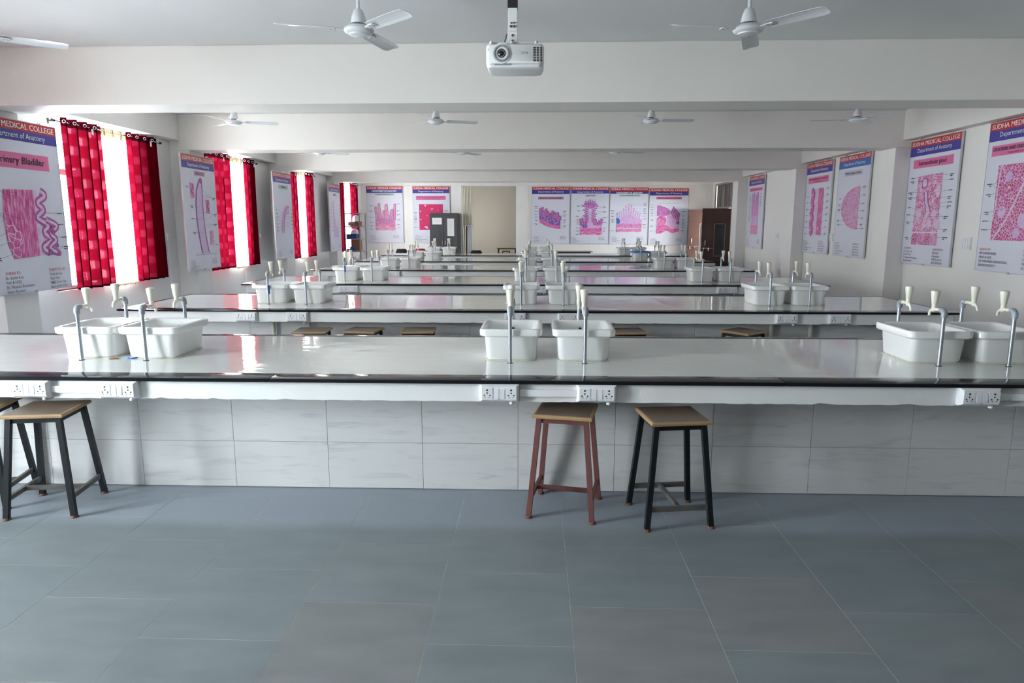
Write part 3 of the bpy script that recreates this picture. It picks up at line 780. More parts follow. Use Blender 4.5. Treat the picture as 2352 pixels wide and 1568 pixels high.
# ------------------------------------------------------------------ posters
_tc = {}
def text_raw(s, bold=0.0, res=3):
    key = (s, bold, res)
    if key in _tc: return _tc[key]
    cu = bpy.data.curves.new('lettering', 'FONT'); cu.body = s; cu.size = 1; cu.resolution_u = res; cu.offset = bold; cu.fill_mode = 'FRONT'
    o = bpy.data.objects.new('lettering_source', cu); C.objects.link(o)
    dg = bpy.context.evaluated_depsgraph_get()
    me = bpy.data.meshes.new_from_object(o.evaluated_get(dg))
    vs = [v.co[:] for v in me.vertices]; fs = [tuple(p.vertices) for p in me.polygons]
    bpy.data.objects.remove(o); bpy.data.curves.remove(cu); bpy.data.meshes.remove(me)
    x0 = min(v[0] for v in vs); x1 = max(v[0] for v in vs)
    _tc[key] = (vs, fs, x0, x1)
    return _tc[key]

class Poster:
    def __init__(s, label, W, Hh, loc, rotz):
        s.t = thing('anatomy_poster', label, 'poster', loc, rotz, 'anatomy posters'); s.W, s.H = W, Hh
        obj('board', MB().box(-W/2, W/2, -.014, .012, 0, Hh).mesh('board', M['print']), s.t)
        e = .008
        fr = MB().box(-W/2 - e, -W/2, -.018, .014, -e, Hh + e).box(W/2, W/2 + e, -.018, .014, -e, Hh + e).box(-W/2, W/2, -.018, .014, -e, 0).box(-W/2, W/2, -.018, .014, Hh, Hh + e)
        obj('board_frame', fr.mesh('board_frame', M['board_edge']), s.t)
        cl = MB()
        for x in (-W * .3, W * .3): cl.box(x - .012, x + .012, -.02, .012, Hh + e, Hh + .03)
        cl.box(-.02, .02, -.024, .0, -.02, .012)
        obj('hanging_clips', cl.mesh('hanging_clips', M['alu']), s.t)
    n = 0
    def P(s, u, v, k): return ((u - .5) * s.W, -.014 - .0016 * k - s.n * .00007, (1 - v) * s.H)
    def rect(s, name, u0, v0, u1, v1, mat, k=1):
        return obj(name, MB().quad(s.P(u0, v1, k), s.P(u1, v1, k), s.P(u1, v0, k), s.P(u0, v0, k)).mesh(name, mat), s.t)
    def poly(s, name, polys, mat, k=2):
        m = MB()
        s.n += 1; st = min(.00004, .0010 / len(polys))
        for i, pl in enumerate(polys): m.add([(x, y - st * i, z) for x, y, z in (s.P(u, v, k) for u, v in pl)], [tuple(range(len(pl)))])
        o = obj(name, m.mesh(name, mat), s.t)
        if len(polys) > 1: o['kind'] = 'stuff'
        return o
    def text(s, name, txt, u0, v0, h, mat, u1=None, k=4, bold=0.0, res=2):
        """h = cap height as a fraction of the board height; v0 = top of the capitals"""
        vs, fs, x0, x1 = text_raw(txt, 0.0, res); sc = h * s.H / .70
        sx = (u1 - u0) * s.W / (x1 - x0) if u1 is not None else sc * .92
        bx = (u0 - .5) * s.W; bz = (1 - v0 - h) * s.H
        V, Fc = [], []
        for q, dx in enumerate((-1, 0, 1) if bold > .009 else (0,)):      # heavy print: strokes laid side by side
            o = len(V)
            V += [(bx + (x - x0) * sx + dx * 1.3 * bold * sc, -.014 - .0016 * k - .00005 * q, bz + y * sc) for x, y, z in vs]
            Fc += [tuple(a + o for a in f) for f in fs]
        return V, Fc
    def lettering(s, name, items, mat):
        m = MB()
        for it in items: m.add(*s.text(name, **it, mat=mat))
        o = obj(name, m.mesh(name, mat), s.t)
        if name in ('credit_lines', 'department_name') or len(items) > 1: o['kind'] = 'stuff'
        return o
    def header(s, caps=False, blue='p_blue', r=.055, bvh=.115):
        s.rect('red_band', 0, 0, 1, r, M['p_red'], 1); s.rect('blue_band', 0, r, 1, bvh, M[blue], 1)
        s.lettering('college_name', [dict(txt='SUDHA MEDICAL COLLEGE', u0=.03, u1=.97, v0=.011, h=.033, bold=.018)], M['p_white'])
        if caps: s.lettering('department_name', [dict(txt='DEPARTMENT OF ANATOMY', u0=.16, u1=.84, v0=r + .014, h=.027, bold=.02)], M['p_white'])
        else: s.lettering('department_name', [dict(txt='Department of Anatomy', u0=.16, u1=.84, v0=r + .011, h=.032, bold=.008)], M['p_white'])
    def credits(s, left, right, lu=.05, ru=.70, v=.87, h=.013, lh=.0235):
        s.lettering('guided_by', [dict(txt=left[0], u0=lu, v0=v, h=h, bold=.006)], M['p_textred'])
        s.lettering('submitted_by', [dict(txt=right[0], u0=ru, v0=v, h=h, bold=.006)], M['p_textred'])
        s.lettering('credit_lines', [dict(txt=x, u0=lu, v0=v + lh * (i + 1), h=h) for i, x in enumerate(left[1:])] + [dict(txt=x, u0=ru, v0=v + lh * (i + 1), h=h) for i, x in enumerate(right[1:])], M['p_black'])
    def leaders(s, items):
        """items: (u_text, v_text, u_target, v_target); text becomes unreadably small print"""
        m = MB()
        for ut, vt, ug, vg in items:
            sg = 1 if ug > ut else -1
            # two short rows of fine print
            for r, ln in enumerate((random.uniform(.06, .09), random.uniform(.03, .06))):
                if r and random.random() < .4: continue
                a = ut - sg * ln; 
                x = a
                lo, hi = min(a, ut), max(a, ut); x = lo
                while x < hi:
                    w = random.uniform(.008, .02)
                    m.quad(s.P(x, vt + .004 + r * .013, 3), s.P(min(x + w, hi), vt + .004 + r * .013, 3), s.P(min(x + w, hi), vt - .003 + r * .013, 3), s.P(x, vt - .003 + r * .013, 3)); x += w + .004
            a = Vector(s.P(ut + sg * .008, vt, 4)); b = Vector(s.P(ug, vg, 4)); d = (b - a); nrm = Vector((-d.z, 0, d.x)).normalized() * .0016
            m.quad(a - nrm, b - nrm, b + nrm, a + nrm)
        o = obj('annotation_marks', m.mesh('annotation_marks', M['p_black']), s.t); o['kind'] = 'stuff'
        return o

def capsule(u, v, ln, w, ang, asp, n=7):
    """rounded finger from (u,v) of length ln (fraction of width) at angle ang from up; asp = W/H"""
    pts = []
    ca, sa = math.cos(ang), math.sin(ang)
    loc = [(-w, 0)] + [(w * math.cos(PI - PI * k / n), ln - w + w * math.sin(PI * k / n)) for k in range(n + 1)] + [(w, 0)]
    return [(u + (x * ca + y * sa), v - (y * ca - x * sa) * asp) for x, y in loc]
def wavy(u0, u1, vtop, vbot, amp=.006, n=30, f=9, ph=0.0, slope=0.0):
    top = [(u0 + (u1 - u0) * k / n, vtop + slope * k / n + amp * math.sin(f * k / n * 2 + ph) + amp * .5 * math.sin(f * 2.7 * k / n + ph)) for k in range(n + 1)]
    bot = [(u0 + (u1 - u0) * k / n, vbot + slope * k / n + amp * math.sin(f * k / n * 1.6 + ph + 2)) for k in range(n + 1)]
    return top + bot[::-1]
def thick(path, w, asp):
    """ribbon along a (u,v) path"""
    L, R = [], []
    for i, p in enumerate(path):
        a = path[max(0, i - 1)]; b = path[min(len(path) - 1, i + 1)]
        dx, dy = b[0] - a[0], (b[1] - a[1]) / asp; ln = math.hypot(dx, dy) or 1
        nx, ny = -dy / ln, dx / ln
        L.append((p[0] + nx * w, p[1] + ny * w * asp)); R.append((p[0] - nx * w, p[1] - ny * w * asp))
    return [[L[i], L[i + 1], R[i + 1], R[i]] for i in range(len(path) - 1)]
def circ(u, v, r, asp, n=16, sx=1.0): return [(u + r * sx * math.cos(2*PI*k/n), v + r * asp * math.sin(2*PI*k/n)) for k in range(n)]

G1 = ['GUIDED BY:-', 'Dr. Shahin Kazi', 'Prof. & HOD', 'Dr. Mayanka Shrivastava', 'Senior Resident']
G2 = ['GUIDED BY:-', 'DR. SHAHIN KAZI', 'PROF. & HOD', 'DR. MAYANKA SHRIVASTAVA', 'SENIOR RESIDENT']
def S1(a, b): return ['SUBMITTED BY:-', a, b, 'MBBS First Year', 'Batch-2024-2025']
PL, PR = PI / 2, -PI / 2
random.seed(11)

# --- left wall, nearest: urinary bladder
p = Poster('poster titled Urinary Bladder, cut by the left edge of the photo', 1.30, 2.02, (-6.17, 8.20, .935), PL)
A = p.W / p.H
p.header(); p.rect('title_box', .12, .185, .86, .275, M['p_pink'], 1)
p.lettering('title', [dict(txt='Urinary Bladder', u0=.18, u1=.80, v0=.205, h=.042, bold=.01)], M['p_black'])
p.poly('artwork', [[(.23, .40), (.60, .395), (.60, .79), (.27, .80), (.22, .72), (.20, .58)]], T['muscle'], 2)
p.poly('artwork', [[(.23, .60), (.38, .60), (.40, .70), (.36, .79), (.27, .80), (.22, .70)]], T['bundle'], 3)
p.poly('artwork', [[(.60, .395), (.65, .40), (.67, .52), (.66, .62), (.72, .72), (.69, .79), (.60, .79)]], T['pale'], 2)
path1 = [(.67 + .045 * math.sin(k * .34) + .03 * math.sin(k * .13 + 1) + .0008 * k, .40 + .0049 * k) for k in range(80)]
p.poly('artwork', thick(path1, .038, A), T['mucosa'], 3); p.poly('artwork', thick(path1, .016, A), T['pale'], 4)
path2 = [(u + .085 + .03 * math.sin(v * 34), v + .004) for u, v in path1[34:]]
p.poly('artwork', thick(path2, .034, A), T['mucosa'], 5); p.poly('artwork', thick(path2, .013, A), T['pale'], 6)
p.poly('artwork', [circ(.80, .645, .03, A), circ(.84, .73, .026, A), circ(.74, .77, .03, A), circ(.86, .78, .03, A)], T['mucosa'], 7)
p.leaders([(.10, .405, .38, .44), (.10, .405, .40, .42), (.10, .405, .30, .48), (.10, .53, .45, .57), (.10, .53, .40, .61), (.10, .53, .30, .60), (.10, .67, .25, .64), (.10, .72, .26, .70), (.12, .79, .34, .76), (.90, .53, .74, .53), (.90, .60, .80, .60), (.92, .68, .74, .67), (.94, .74, .74, .73), (.94, .74, .76, .78)])
p.credits(G1, S1('Vivek kumar', 'Yash Patil'), .14, .70, .872, .017, .0265)

# --- left wall, second: epiglottis
p = Poster('narrow-looking poster titled EPIGLOTTIS beside the second window', 1.22, 2.03, (-6.17, 12.59, .93), PL); A = p.W / p.H
p.header(); p.rect('title_box', .36, .135, .68, .172, M['p_mauve'], 1)
p.lettering('title', [dict(txt='EPIGLOTTIS', u0=.41, u1=.63, v0=.142, h=.022, bold=.01)], M['p_black'])
ax = [(.52, .20), (.47, .30), (.44, .42), (.44, .54), (.46, .66), (.50, .78), (.54, .86)]
body = [(u - .07 - .03 * min(1, i / 2), v) for i, (u, v) in enumerate(ax)] ; body[0] = (.50, .205)
right = [(u + .07 + .035 * min(1, i / 2), v) for i, (u, v) in enumerate(ax)]; right[0] = (.56, .205)
p.poly('artwork', [body + right[::-1]], T['epi'], 2)
p.poly('artwork', thick(body, .014, A) + thick(right, .014, A) + [circ(.53, .212, .045, A)], T['outline'], 3)
p.poly('artwork', [[(.20, .24), (.32, .245), (.32, .37), (.20, .37)], [(.64, .38), (.76, .38), (.76, .50), (.64, .50)], [(.72, .66), (.82, .66), (.82, .78), (.72, .78)]], T['villi_pink'], 3)
p.poly('artwork', thick([(.26 + .03 * math.sin(k), .25 + .012 * k) for k in range(10)], .014, A) + thick([(.70 + .03 * math.sin(k), .385 + .011 * k) for k in range(10)], .014, A), T['mucosa'], 4)
p.leaders([(.14, .27, .22, .30), (.88, .36, .58, .30), (.88, .36, .60, .34), (.24, .44, .36, .44), (.90, .51, .56, .49), (.90, .51, .60, .56), (.24, .55, .48, .56), (.88, .60, .60, .60), (.88, .60, .62, .63), (.26, .67, .50, .67), (.26, .67, .46, .70), (.90, .79, .64, .78)])
p.lettering('footnote', [dict(txt='EPIGLOTTIS: elastic cartilage covered by mucosa', u0=.24, u1=.88, v0=.865, h=.010)], M['p_black'])
p.credits(G1, S1('First Year', 'First Year')[:1] + ['MBBS First Year', 'Batch-2024-2025'], .06, .72, .915, .011, .0165)

# --- left wall, third and fourth
p = Poster('poster with a green title box between the second and third windows', 1.2, 2.04, (-6.17, 16.75, .92), PL); A = p.W / p.H
p.header(); p.rect('title_box', .30, .14, .80, .185, M['p_green'], 1)
p.rect('title_mark', .46, .155, .64, .17, M['p_black'], 2)
arc = [(.78, .42), (.62, .43), (.50, .50), (.44, .60), (.42, .70)]
p.poly('artwork', thick(arc, .09, A), T['villi_pale'], 2); p.poly('artwork', thick([(u + .05, v - .03) for u, v in arc], .02, A), T['villi'], 3)
p.leaders([(.16, .43 + .04 * k, .45, .47 + .03 * k) for k in range(7)] + [(.92, .42 + .045 * k, .66 - .03 * k, .45 + .03 * k) for k in range(6)])
p.credits(G1, ['SUBMITTED BY:-', 'MBBS First Year', 'Batch-2024-2025'], .10, .72, .905, .011, .0165)
p = Poster('poster with a tiny mauve title, farthest on the window wall', 1.15, 2.04, (-6.29, 21.5, .918), PL); A = p.W / p.H
p.header(); p.rect('title_box', .36, .14, .68, .175, M['p_mauve'], 1); p.rect('title_mark', .45, .15, .58, .165, M['p_black'], 2)
p.poly('artwork', [[(.30, .26), (.38, .25), (.46, .50), (.60, .62), (.78, .70), (.74, .78), (.34, .78), (.30, .60)]], T['epi'], 2)
p.poly('artwork', thick([(.36, .25), (.40, .45), (.36, .60), (.34, .78), (.74, .78)], .022, A), T['villi_pale'], 3)
p.leaders([(.18, .28 + .05 * k, .34, .30 + .05 * k) for k in range(9)] + [(.90, .30 + .05 * k, .60, .34 + .05 * k) for k in range(9)])
p.credits(G1, ['SUBMITTED BY:-', 'MBBS First Year', 'Batch-2024-2025'], .08, .76, .91, .010, .0155)

# --- end wall
def fingers(n, u0, u1, vb, l0, l1, w, spread, A, ph=0.0):
    return [capsule(u0 + (u1 - u0) * (k + .5) / n, vb, l0 + (l1 - l0) * (.5 + .5 * math.sin(k * 1.7 + ph)) , w, spread * ((k + .5) / n - .5) * 2 + .12 * math.sin(k * 2.3 + ph), A) for k in range(n)]
YP = YB - .02
p = Poster('poster titled WALL OF GALLBLADDER on the end wall beside the steel rack', 1.36, 2.06, (-5.685, YP, 1.07), 0); A = p.W / p.H
p.header(True); p.rect('title_box', .24, .125, .76, .155, M['p_green'], 1); p.lettering('title', [dict(txt='WALL OF GALLBLADDER', u0=.32, u1=.69, v0=.133, h=.014, bold=.01)], M['p_black'])
fg = fingers(9, .25, .79, .60, .26, .46, .034, .12, A); fg2 = fingers(9, .25, .79, .60, .25, .445, .021, .12, A)
p.poly('artwork', fg, T['outline'], 2); p.poly('artwork', fg2, T['villi_pink'], 3)
p.poly('artwork', [wavy(.23, .78, .58, .66, .006)], T['villi'], 4); p.poly('artwork', [wavy(.23, .78, .65, .72, .008)], T['band'], 4); p.poly('artwork', [wavy(.23, .78, .72, .785, .004)], T['villi_pink'], 4)
p.leaders([(.14, .34, .28, .36), (.14, .44, .26, .46), (.14, .55, .26, .56), (.14, .64, .26, .66), (.14, .70, .40, .71), (.14, .76, .26, .74), (.84, .31, .76, .32), (.84, .43, .78, .43), (.84, .50, .77, .51), (.86, .59, .76, .58), (.84, .68, .76, .71), (.86, .74, .72, .76)])
p.credits(G1, S1('MBBS', 'First Year')[:1] + ['MBBS First Year', 'Batch-2024-2025'], .08, .72, .87, .012, .020)
p = Poster('poster titled Pig Liver Lobules with a red square, behind the grey cupboard', 1.38, 2.07, (-3.93, YP, 1.05), 0); A = p.W / p.H
p.header(); p.rect('title_box', .09, .165, .90, .235, M['p_pink'], 1)
p.lettering('title', [dict(txt='Pig Liver Lobules (transverse section)', u0=.14, u1=.86, v0=.173, h=.022, bold=.008), dict(txt='STAIN: HEMATOXYLIN AND EOSIN', u0=.28, u1=.72, v0=.21, h=.013, bold=.005)], M['p_black'])
p.rect('artwork', .17, .31, .82, .77, T['liver'], 2)
p.poly('artwork', [[(.30, .33), (.37, .315), (.35, .36)], [(.48, .39), (.56, .38), (.52, .42)], [(.18, .43), (.23, .425), (.20, .455)], [(.18, .57), (.24, .58), (.21, .60)], [(.30, .71), (.38, .70), (.42, .75), (.34, .74)], [(.66, .41), (.70, .41), (.69, .43)], [(.36, .51), (.40, .51), (.39, .53)]], T['epi'], 3)
p.leaders([(.10, .46, .19, .47), (.10, .52, .18, .52), (.10, .55, .18, .56), (.10, .58, .18, .58), (.10, .63, .18, .62), (.10, .72, .18, .71), (.88, .42, .72, .42)])
p.credits(G2, ['SUBMITTED BY:-', 'MBBS FIRST YEAR', 'BATCH-2024-2025'], .05, .72, .86, .012, .026)
p = Poster('poster titled Ileum with Lymphatic Nodules, just right of the opening', 1.40, 2.07, (.55, YP, 1.03), 0); A = p.W / p.H
p.header(bvh=.125); p.rect('title_box', .16, .17, .84, .22, M['p_mauve'], 1)
p.lettering('title', [dict(txt='Ileum with Lymphatic Nodules', u0=.21, u1=.79, v0=.182, h=.022, bold=.012)], M['p_black'])
p.poly('artwork', [[(.20, .48), (.40, .52), (.55, .58), (.76, .60), (.76, .74), (.56, .73), (.36, .69), (.20, .62)]], T['band'], 2)
p.poly('artwork', [[(.20, .46), (.42, .46), (.60, .52), (.76, .56), (.76, .68), (.58, .67), (.40, .62), (.20, .56)]], T['purple'], 3)
fa = [capsule(.22 + .045 * k, .48 + .009 * k, .16 + .05 * math.sin(k * 1.9), .028, .12 * math.sin(k), A) for k in range(13)]
fb_ = [capsule(.22 + .045 * k, .48 + .009 * k, .15 + .05 * math.sin(k * 1.9), .017, .12 * math.sin(k), A) for k in range(13)]
p.poly('artwork', fa, T['outline'], 4); p.poly('artwork', fb_, T['villi'], 5)
p.poly('artwork', thick([(.30 + .055 * math.cos(a), .545 + .055 * A * math.sin(a)) for a in [k * PI / 6 for k in range(13)]], .006, A) + thick([(.45 + .05 * math.cos(a), .575 + .05 * A * math.sin(a)) for a in [k * PI / 6 for k in range(13)]], .006, A) + thick([(.64 + .06 * math.cos(a), .61 + .04 * A * math.sin(a)) for a in [k * PI / 6 for k in range(13)]], .006, A), T['villi_pale'], 6)
p.leaders([(.14, .34, .22, .35), (.14, .38, .22, .38), (.14, .43, .24, .42), (.14, .48, .40, .48), (.14, .53, .24, .52), (.14, .58, .22, .56), (.14, .65, .22, .63), (.84, .42, .74, .42), (.84, .45, .74, .46), (.84, .49, .74, .50), (.84, .52, .72, .52), (.84, .58, .76, .60), (.84, .62, .76, .64), (.84, .68, .76, .70), (.84, .72, .76, .73)])
p.credits(G1, ['SUBMITTED BY:-', 'MBBS First Year', 'Batch-2024-2025'], .05, .76, .87, .012, .022)
p = Poster('poster titled JEJUNUM with a tall fan-shaped villus', 1.40, 2.07, (2.01, YP, 1.02), 0); A = p.W / p.H
p.header(bvh=.112); p.lettering('title', [dict(txt='JEJUNUM', u0=.39, u1=.63, v0=.135, h=.026, bold=.012)], M['p_black'])
p.rect('rule', .38, .222, .64, .225, M['p_black'], 2)
tree = []; tree2 = []
for k in range(9):
    a = -1.25 + 2.5 * k / 8; tree.append(capsule(.50, .37, .21 if k % 2 else .23, .019, a, A)); tree2.append(capsule(.50, .37, .20 if k % 2 else .22, .011, a, A))
for k in range(7):
    v = .40 + .036 * k
    for sg in (-1, 1):
        tree.append(capsule(.50 + sg * .04, v, .13 + .03 * math.sin(2.1 * k + sg), .017, sg * (1.25 - .03 * k), A)); tree2.append(capsule(.50 + sg * .04, v, .12 + .03 * math.sin(2.1 * k + sg), .009, sg * (1.25 - .03 * k), A))
tree += fingers(5, .24, .42, .68, .16, .22, .022, .1, A) + fingers(6, .60, .82, .68, .14, .20, .022, .3, A)
tree2 += fingers(5, .24, .42, .68, .15, .21, .012, .1, A) + fingers(6, .60, .82, .68, .13, .19, .012, .3, A)
p.poly('artwork', tree, T['outline'], 2); p.poly('artwork', tree2, T['villi'], 3)
p.poly('artwork', [[(.485, .42), (.515, .42), (.54, .60), (.60, .70), (.38, .70), (.46, .60)]], T['villi_pale'], 4)
p.poly('artwork', [wavy(.24, .82, .67, .72, .004)], T['villi_pale'], 4); p.poly('artwork', [circ(.36, .685, .06, A, 16, 1.3)], T['purple'], 5)
p.poly('artwork', [wavy(.24, .82, .725, .79, .004)], T['band'], 5); p.poly('artwork', [wavy(.24, .82, .795, .84, .006)], T['band'], 5)
p.leaders([(.22, .33, .40, .29), (.22, .33, .38, .34), (.22, .41, .36, .41), (.20, .51, .38, .52), (.20, .57, .26, .58), (.20, .61, .30, .62), (.20, .65, .26, .66), (.20, .72, .25, .73), (.20, .77, .25, .76), (.20, .83, .28, .83), (.84, .35, .66, .35), (.84, .35, .68, .38), (.84, .43, .66, .43), (.84, .43, .68, .47), (.86, .53, .64, .58), (.86, .62, .82, .64), (.86, .72, .70, .71), (.86, .77, .82, .77)])
p.credits(G1, ['SUBMITTED BY:-', 'MBBS First Year', 'Batch-2024-2025'], .01, .74, .875, .012, .024)
p = Poster('pale poster titled DUODENUM with a green title box', 1.41, 2.07, (3.455, YP, 1.0), 0); A = p.W / p.H
p.header(True, r=.065, bvh=.108); p.rect('title_box', .24, .122, .78, .152, M['p_green'], 1); p.lettering('title', [dict(txt='DUODENUM', u0=.41, u1=.60, v0=.131, h=.014, bold=.01)], M['p_black'])
fg = [capsule(.24 + .05 * k, .60, (.24 + .24 * math.exp(-((k - 5) / 2.4) ** 2)), .018, (k - 5) * .05, A) for k in range(11)]
p.poly('artwork', fg, T['villi_pale'], 2)
p.poly('artwork', [[(.18, .56), (.40, .52), (.50, .46), (.60, .52), (.84, .56), (.84, .66), (.18, .66)]], T['villi_pale'], 3)
p.poly('artwork', [[(.18, .53), (.24, .54), (.28, .60), (.24, .64), (.18, .63)]], M['p_sky'], 4)
p.poly('artwork', [wavy(.18, .84, .635, .71, .004)], T['stria'], 4); p.poly('artwork', [wavy(.18, .84, .72, .78, .004)], T['villi_pink'], 4)
p.leaders([(.10, .40, .24, .40), (.10, .45, .30, .44), (.10, .50, .50, .50), (.10, .56, .24, .56), (.10, .60, .22, .60), (.10, .76, .20, .76), (.88, .27, .50, .27), (.88, .29, .52, .29), (.88, .32, .54, .31), (.88, .37, .58, .37), (.88, .41, .62, .41), (.88, .45, .80, .45), (.88, .50, .82, .50), (.88, .55, .76, .58), (.88, .65, .82, .65), (.88, .70, .82, .70)])
p.credits(G1, ['SUBMITTED BY:-', 'MBBS First Year', 'Batch-2024-2025'], .06, .72, .87, .012, .020)
p = Poster('poster titled Pyloric Duodenal Junction, rightmost on the end wall beside the brown doors', 1.42, 2.06, (4.915, YP, .975), 0); A = p.W / p.H
p.header(bvh=.122); p.rect('title_box', .17, .145, .83, .19, M['p_pink'], 1); p.lettering('title', [dict(txt='Pyloric Duodenal Junction (L/S)', u0=.21, u1=.79, v0=.156, h=.02, bold=.01)], M['p_black'])
p.rect('rule', .22, .262, .78, .264, M['p_black'], 2)
p.poly('artwork', [[(.20, .295), (.30, .30), (.48, .35), (.56, .40), (.52, .48), (.20, .48)]], T['villi'], 2)
fg = [capsule(.56 + .04 * k, .46 + .025 * k, .22, .016, .35 - .05 * k, A) for k in range(6)]
p.poly('artwork', fg, T['outline'], 3)
p.poly('artwork', [[(.46, .46), (.60, .48), (.78, .58), (.78, .70), (.60, .70), (.46, .66)]], T['villi_pale'], 3)
p.poly('artwork', [circ(.325, .565, .125, A, 20)], T['band'], 4); p.poly('artwork', [[(.20, .52), (.30, .53), (.40, .60), (.42, .66), (.20, .80)]], T['stria'], 5)
p.poly('artwork', [[(.20, .66), (.44, .64), (.60, .71), (.78, .70), (.78, .76), (.60, .79), (.46, .74), (.30, .80), (.20, .80)]], T['band'], 6)
p.poly('artwork', [circ(.75, .60, .045, A)], T['purple'], 7)
p.leaders([(.10, .29, .22, .29), (.10, .33, .22, .33), (.10, .37, .24, .37), (.10, .41, .24, .41), (.10, .44, .26, .44), (.10, .48, .40, .48), (.10, .55, .24, .55), (.10, .66, .24, .66), (.10, .75, .24, .75), (.86, .36, .72, .37), (.86, .40, .72, .41), (.86, .48, .74, .48), (.86, .55, .76, .55), (.86, .60, .76, .60), (.86, .64, .72, .63), (.86, .68, .70, .68), (.86, .74, .74, .72)])
p.credits(G1, ['SUBMITTED BY:-', 'MBBS First Year', 'Batch-2024-2025'], .06, .72, .88, .012, .021)

# --- right wall, nearest first
XP = XR - .035
p = Poster('poster titled EXOCRINE AND ENDOCRINE, cut by the right edge of the photo', 1.42, 2.06, (XP, 9.62, 1.09), PR); A = p.W / p.H
p.header(bvh=.125); p.rect('title_box', .06, .155, .94, .225, M['p_pink'], 1)
p.lettering('title', [dict(txt='EXOCRINE AND ENDOCRINE PANCREAS', u0=.08, u1=.92, v0=.168, h=.024, bold=.012), dict(txt='STAIN: HEMATOXYLIN AND EOSIN', u0=.30, u1=.72, v0=.205, h=.012, bold=.006)], M['p_black'])
p.rect('artwork', .19, .29, .90, .79, T['cells'], 2)
p.poly('artwork', [circ(.36, .37, .05, A), circ(.31, .60, .06, A), circ(.62, .66, .07, A), circ(.55, .74, .05, A)], T['villi_pale'], 3)
p.poly('artwork', thick([(.62, .36), (.50, .52), (.38, .66), (.22, .79)], .012, A) + thick([(.24, .30), (.22, .45), (.21, .60)], .010, A), T['pale'], 4)
p.leaders([(.12, .41, .24, .40), (.12, .41, .26, .47), (.12, .48, .28, .47), (.12, .60, .34, .58), (.12, .66, .38, .67), (.12, .72, .36, .70), (.95, .40, .80, .42), (.95, .52, .78, .54), (.95, .66, .80, .64)])
p.credits(G2, ['SUBMITTED BY:-', 'YASH', 'YATH', 'MBBS FIRST YEAR', 'BATCH-2024-2025'], .05, .68, .845, .017, .0275)
p = Poster('poster titled Submandibular gland beside the second column on the right', 1.42, 2.05, (XP, 11.70, 1.085), PR); A = p.W / p.H
p.header(bvh=.125); p.rect('title_box', .09, .155, .89, .225, M['p_pink'], 1); p.lettering('title', [dict(txt='Submandibular gland', u0=.20, u1=.76, v0=.170, h=.034, bold=.008)], M['p_black'])
p.poly('artwork', [[(.22, .29), (.72, .28), (.72, .74), (.20, .74), (.22, .5)]], T['acini'], 2)
p.poly('artwork', [circ(.38, .35, .055, A), circ(.66, .42, .07, A, 9, .7), circ(.62, .60, .05, A), circ(.30, .60, .06, A), circ(.54, .68, .05, A), circ(.70, .68, .06, A)] + thick([(.42, .42), (.44, .50), (.50, .58), (.44, .66), (.42, .72)], .028, A), T['pale'], 3)
p.poly('artwork', thick([(.38 + .058 * math.cos(a), .35 + .058 * A * math.sin(a)) for a in [k * PI / 8 for k in range(17)]], .007, A) + thick([(.45, .42), (.48, .50), (.55, .58)], .006, A) + thick([(.39, .42), (.41, .50), (.46, .58)], .006, A), T['outline'], 4)
for k in range(4): p.rect('artwork', .20 + .135 * k, .75, .20 + .135 * k + .125, .845, T['stria' if k % 2 else 'cells'], 2)
p.leaders([(.14, .30, .28, .30), (.14, .33, .26, .33), (.12, .42, .36, .37), (.12, .42, .30, .42), (.12, .46, .30, .46), (.12, .46, .25, .48), (.12, .54, .38, .58), (.12, .60, .36, .63), (.12, .66, .24, .66), (.86, .30, .58, .29), (.86, .34, .76, .34), (.86, .42, .58, .43), (.86, .47, .64, .48), (.86, .51, .66, .52), (.86, .54, .66, .55), (.82, .62, .52, .53), (.82, .62, .48, .62), (.84, .72, .50, .70), (.12, .79, .50, .84), (.84, .78, .72, .78)])
p.credits(G1, S1('Ramanshu', 'Reet patidar'), .06, .67, .868, .016, .026)
p = Poster('poster titled Anterior region of tongue with a lighter blue heading band', 1.40, 2.05, (XP, 14.53, 1.085), PR); A = p.W / p.H
p.header(blue='p_sky', bvh=.122); p.rect('title_box', .20, .15, .78, .20, M['p_grey'], 1); p.lettering('title', [dict(txt='Anterior region of tongue', u0=.24, u1=.74, v0=.162, h=.022, bold=.006)], M['p_black'])
half = [(.74, .32)] + [(.74 - .54 * math.cos(a), .52 + .20 * math.sin(a)) for a in [-1.15 + 2.3 * k / 14 for k in range(15)]] + [(.74, .72)]
p.poly('artwork', [half], T['tongue'], 2); p.poly('artwork', thick(half, .018, A), T['villi_pink'], 3)
p.leaders([(.16, .42, .44, .40), (.14, .48, .34, .47), (.14, .53, .30, .53), (.14, .64, .32, .64), (.16, .68, .36, .68), (.84, .32, .74, .35), (.84, .40, .74, .42), (.84, .48, .74, .48), (.84, .55, .74, .55), (.84, .62, .74, .62), (.84, .68, .74, .68), (.86, .72, .70, .72)])
p.credits(G1, S1('Ronak Sharma', 'Rishabh Mundra'), .06, .66, .865, .0155, .026)
p = Poster('poster of an upper oesophagus section, just before the third column on the right', 1.42, 2.05, (XP, 16.27, 1.09), PR); A = p.W / p.H
p.header(bvh=.122); p.rect('title_box', .08, .155, .88, .225, M['p_pink'], 1)
p.lettering('title', [dict(txt='Upper oesophagus (transverse section)', u0=.12, u1=.84, v0=.165, h=.022, bold=.008), dict(txt='STAIN: HEMATOXYLIN AND EOSIN', u0=.30, u1=.68, v0=.202, h=.012, bold=.006)], M['p_black'])
p.rect('artwork', .24, .285, .70, .80, T['pale'], 2); p.rect('artwork', .54, .285, .73, .80, T['muscle'], 3)
pa = [(.27 + .09 * abs(math.sin(k * .42)), .30 + .017 * k) for k in range(30)]
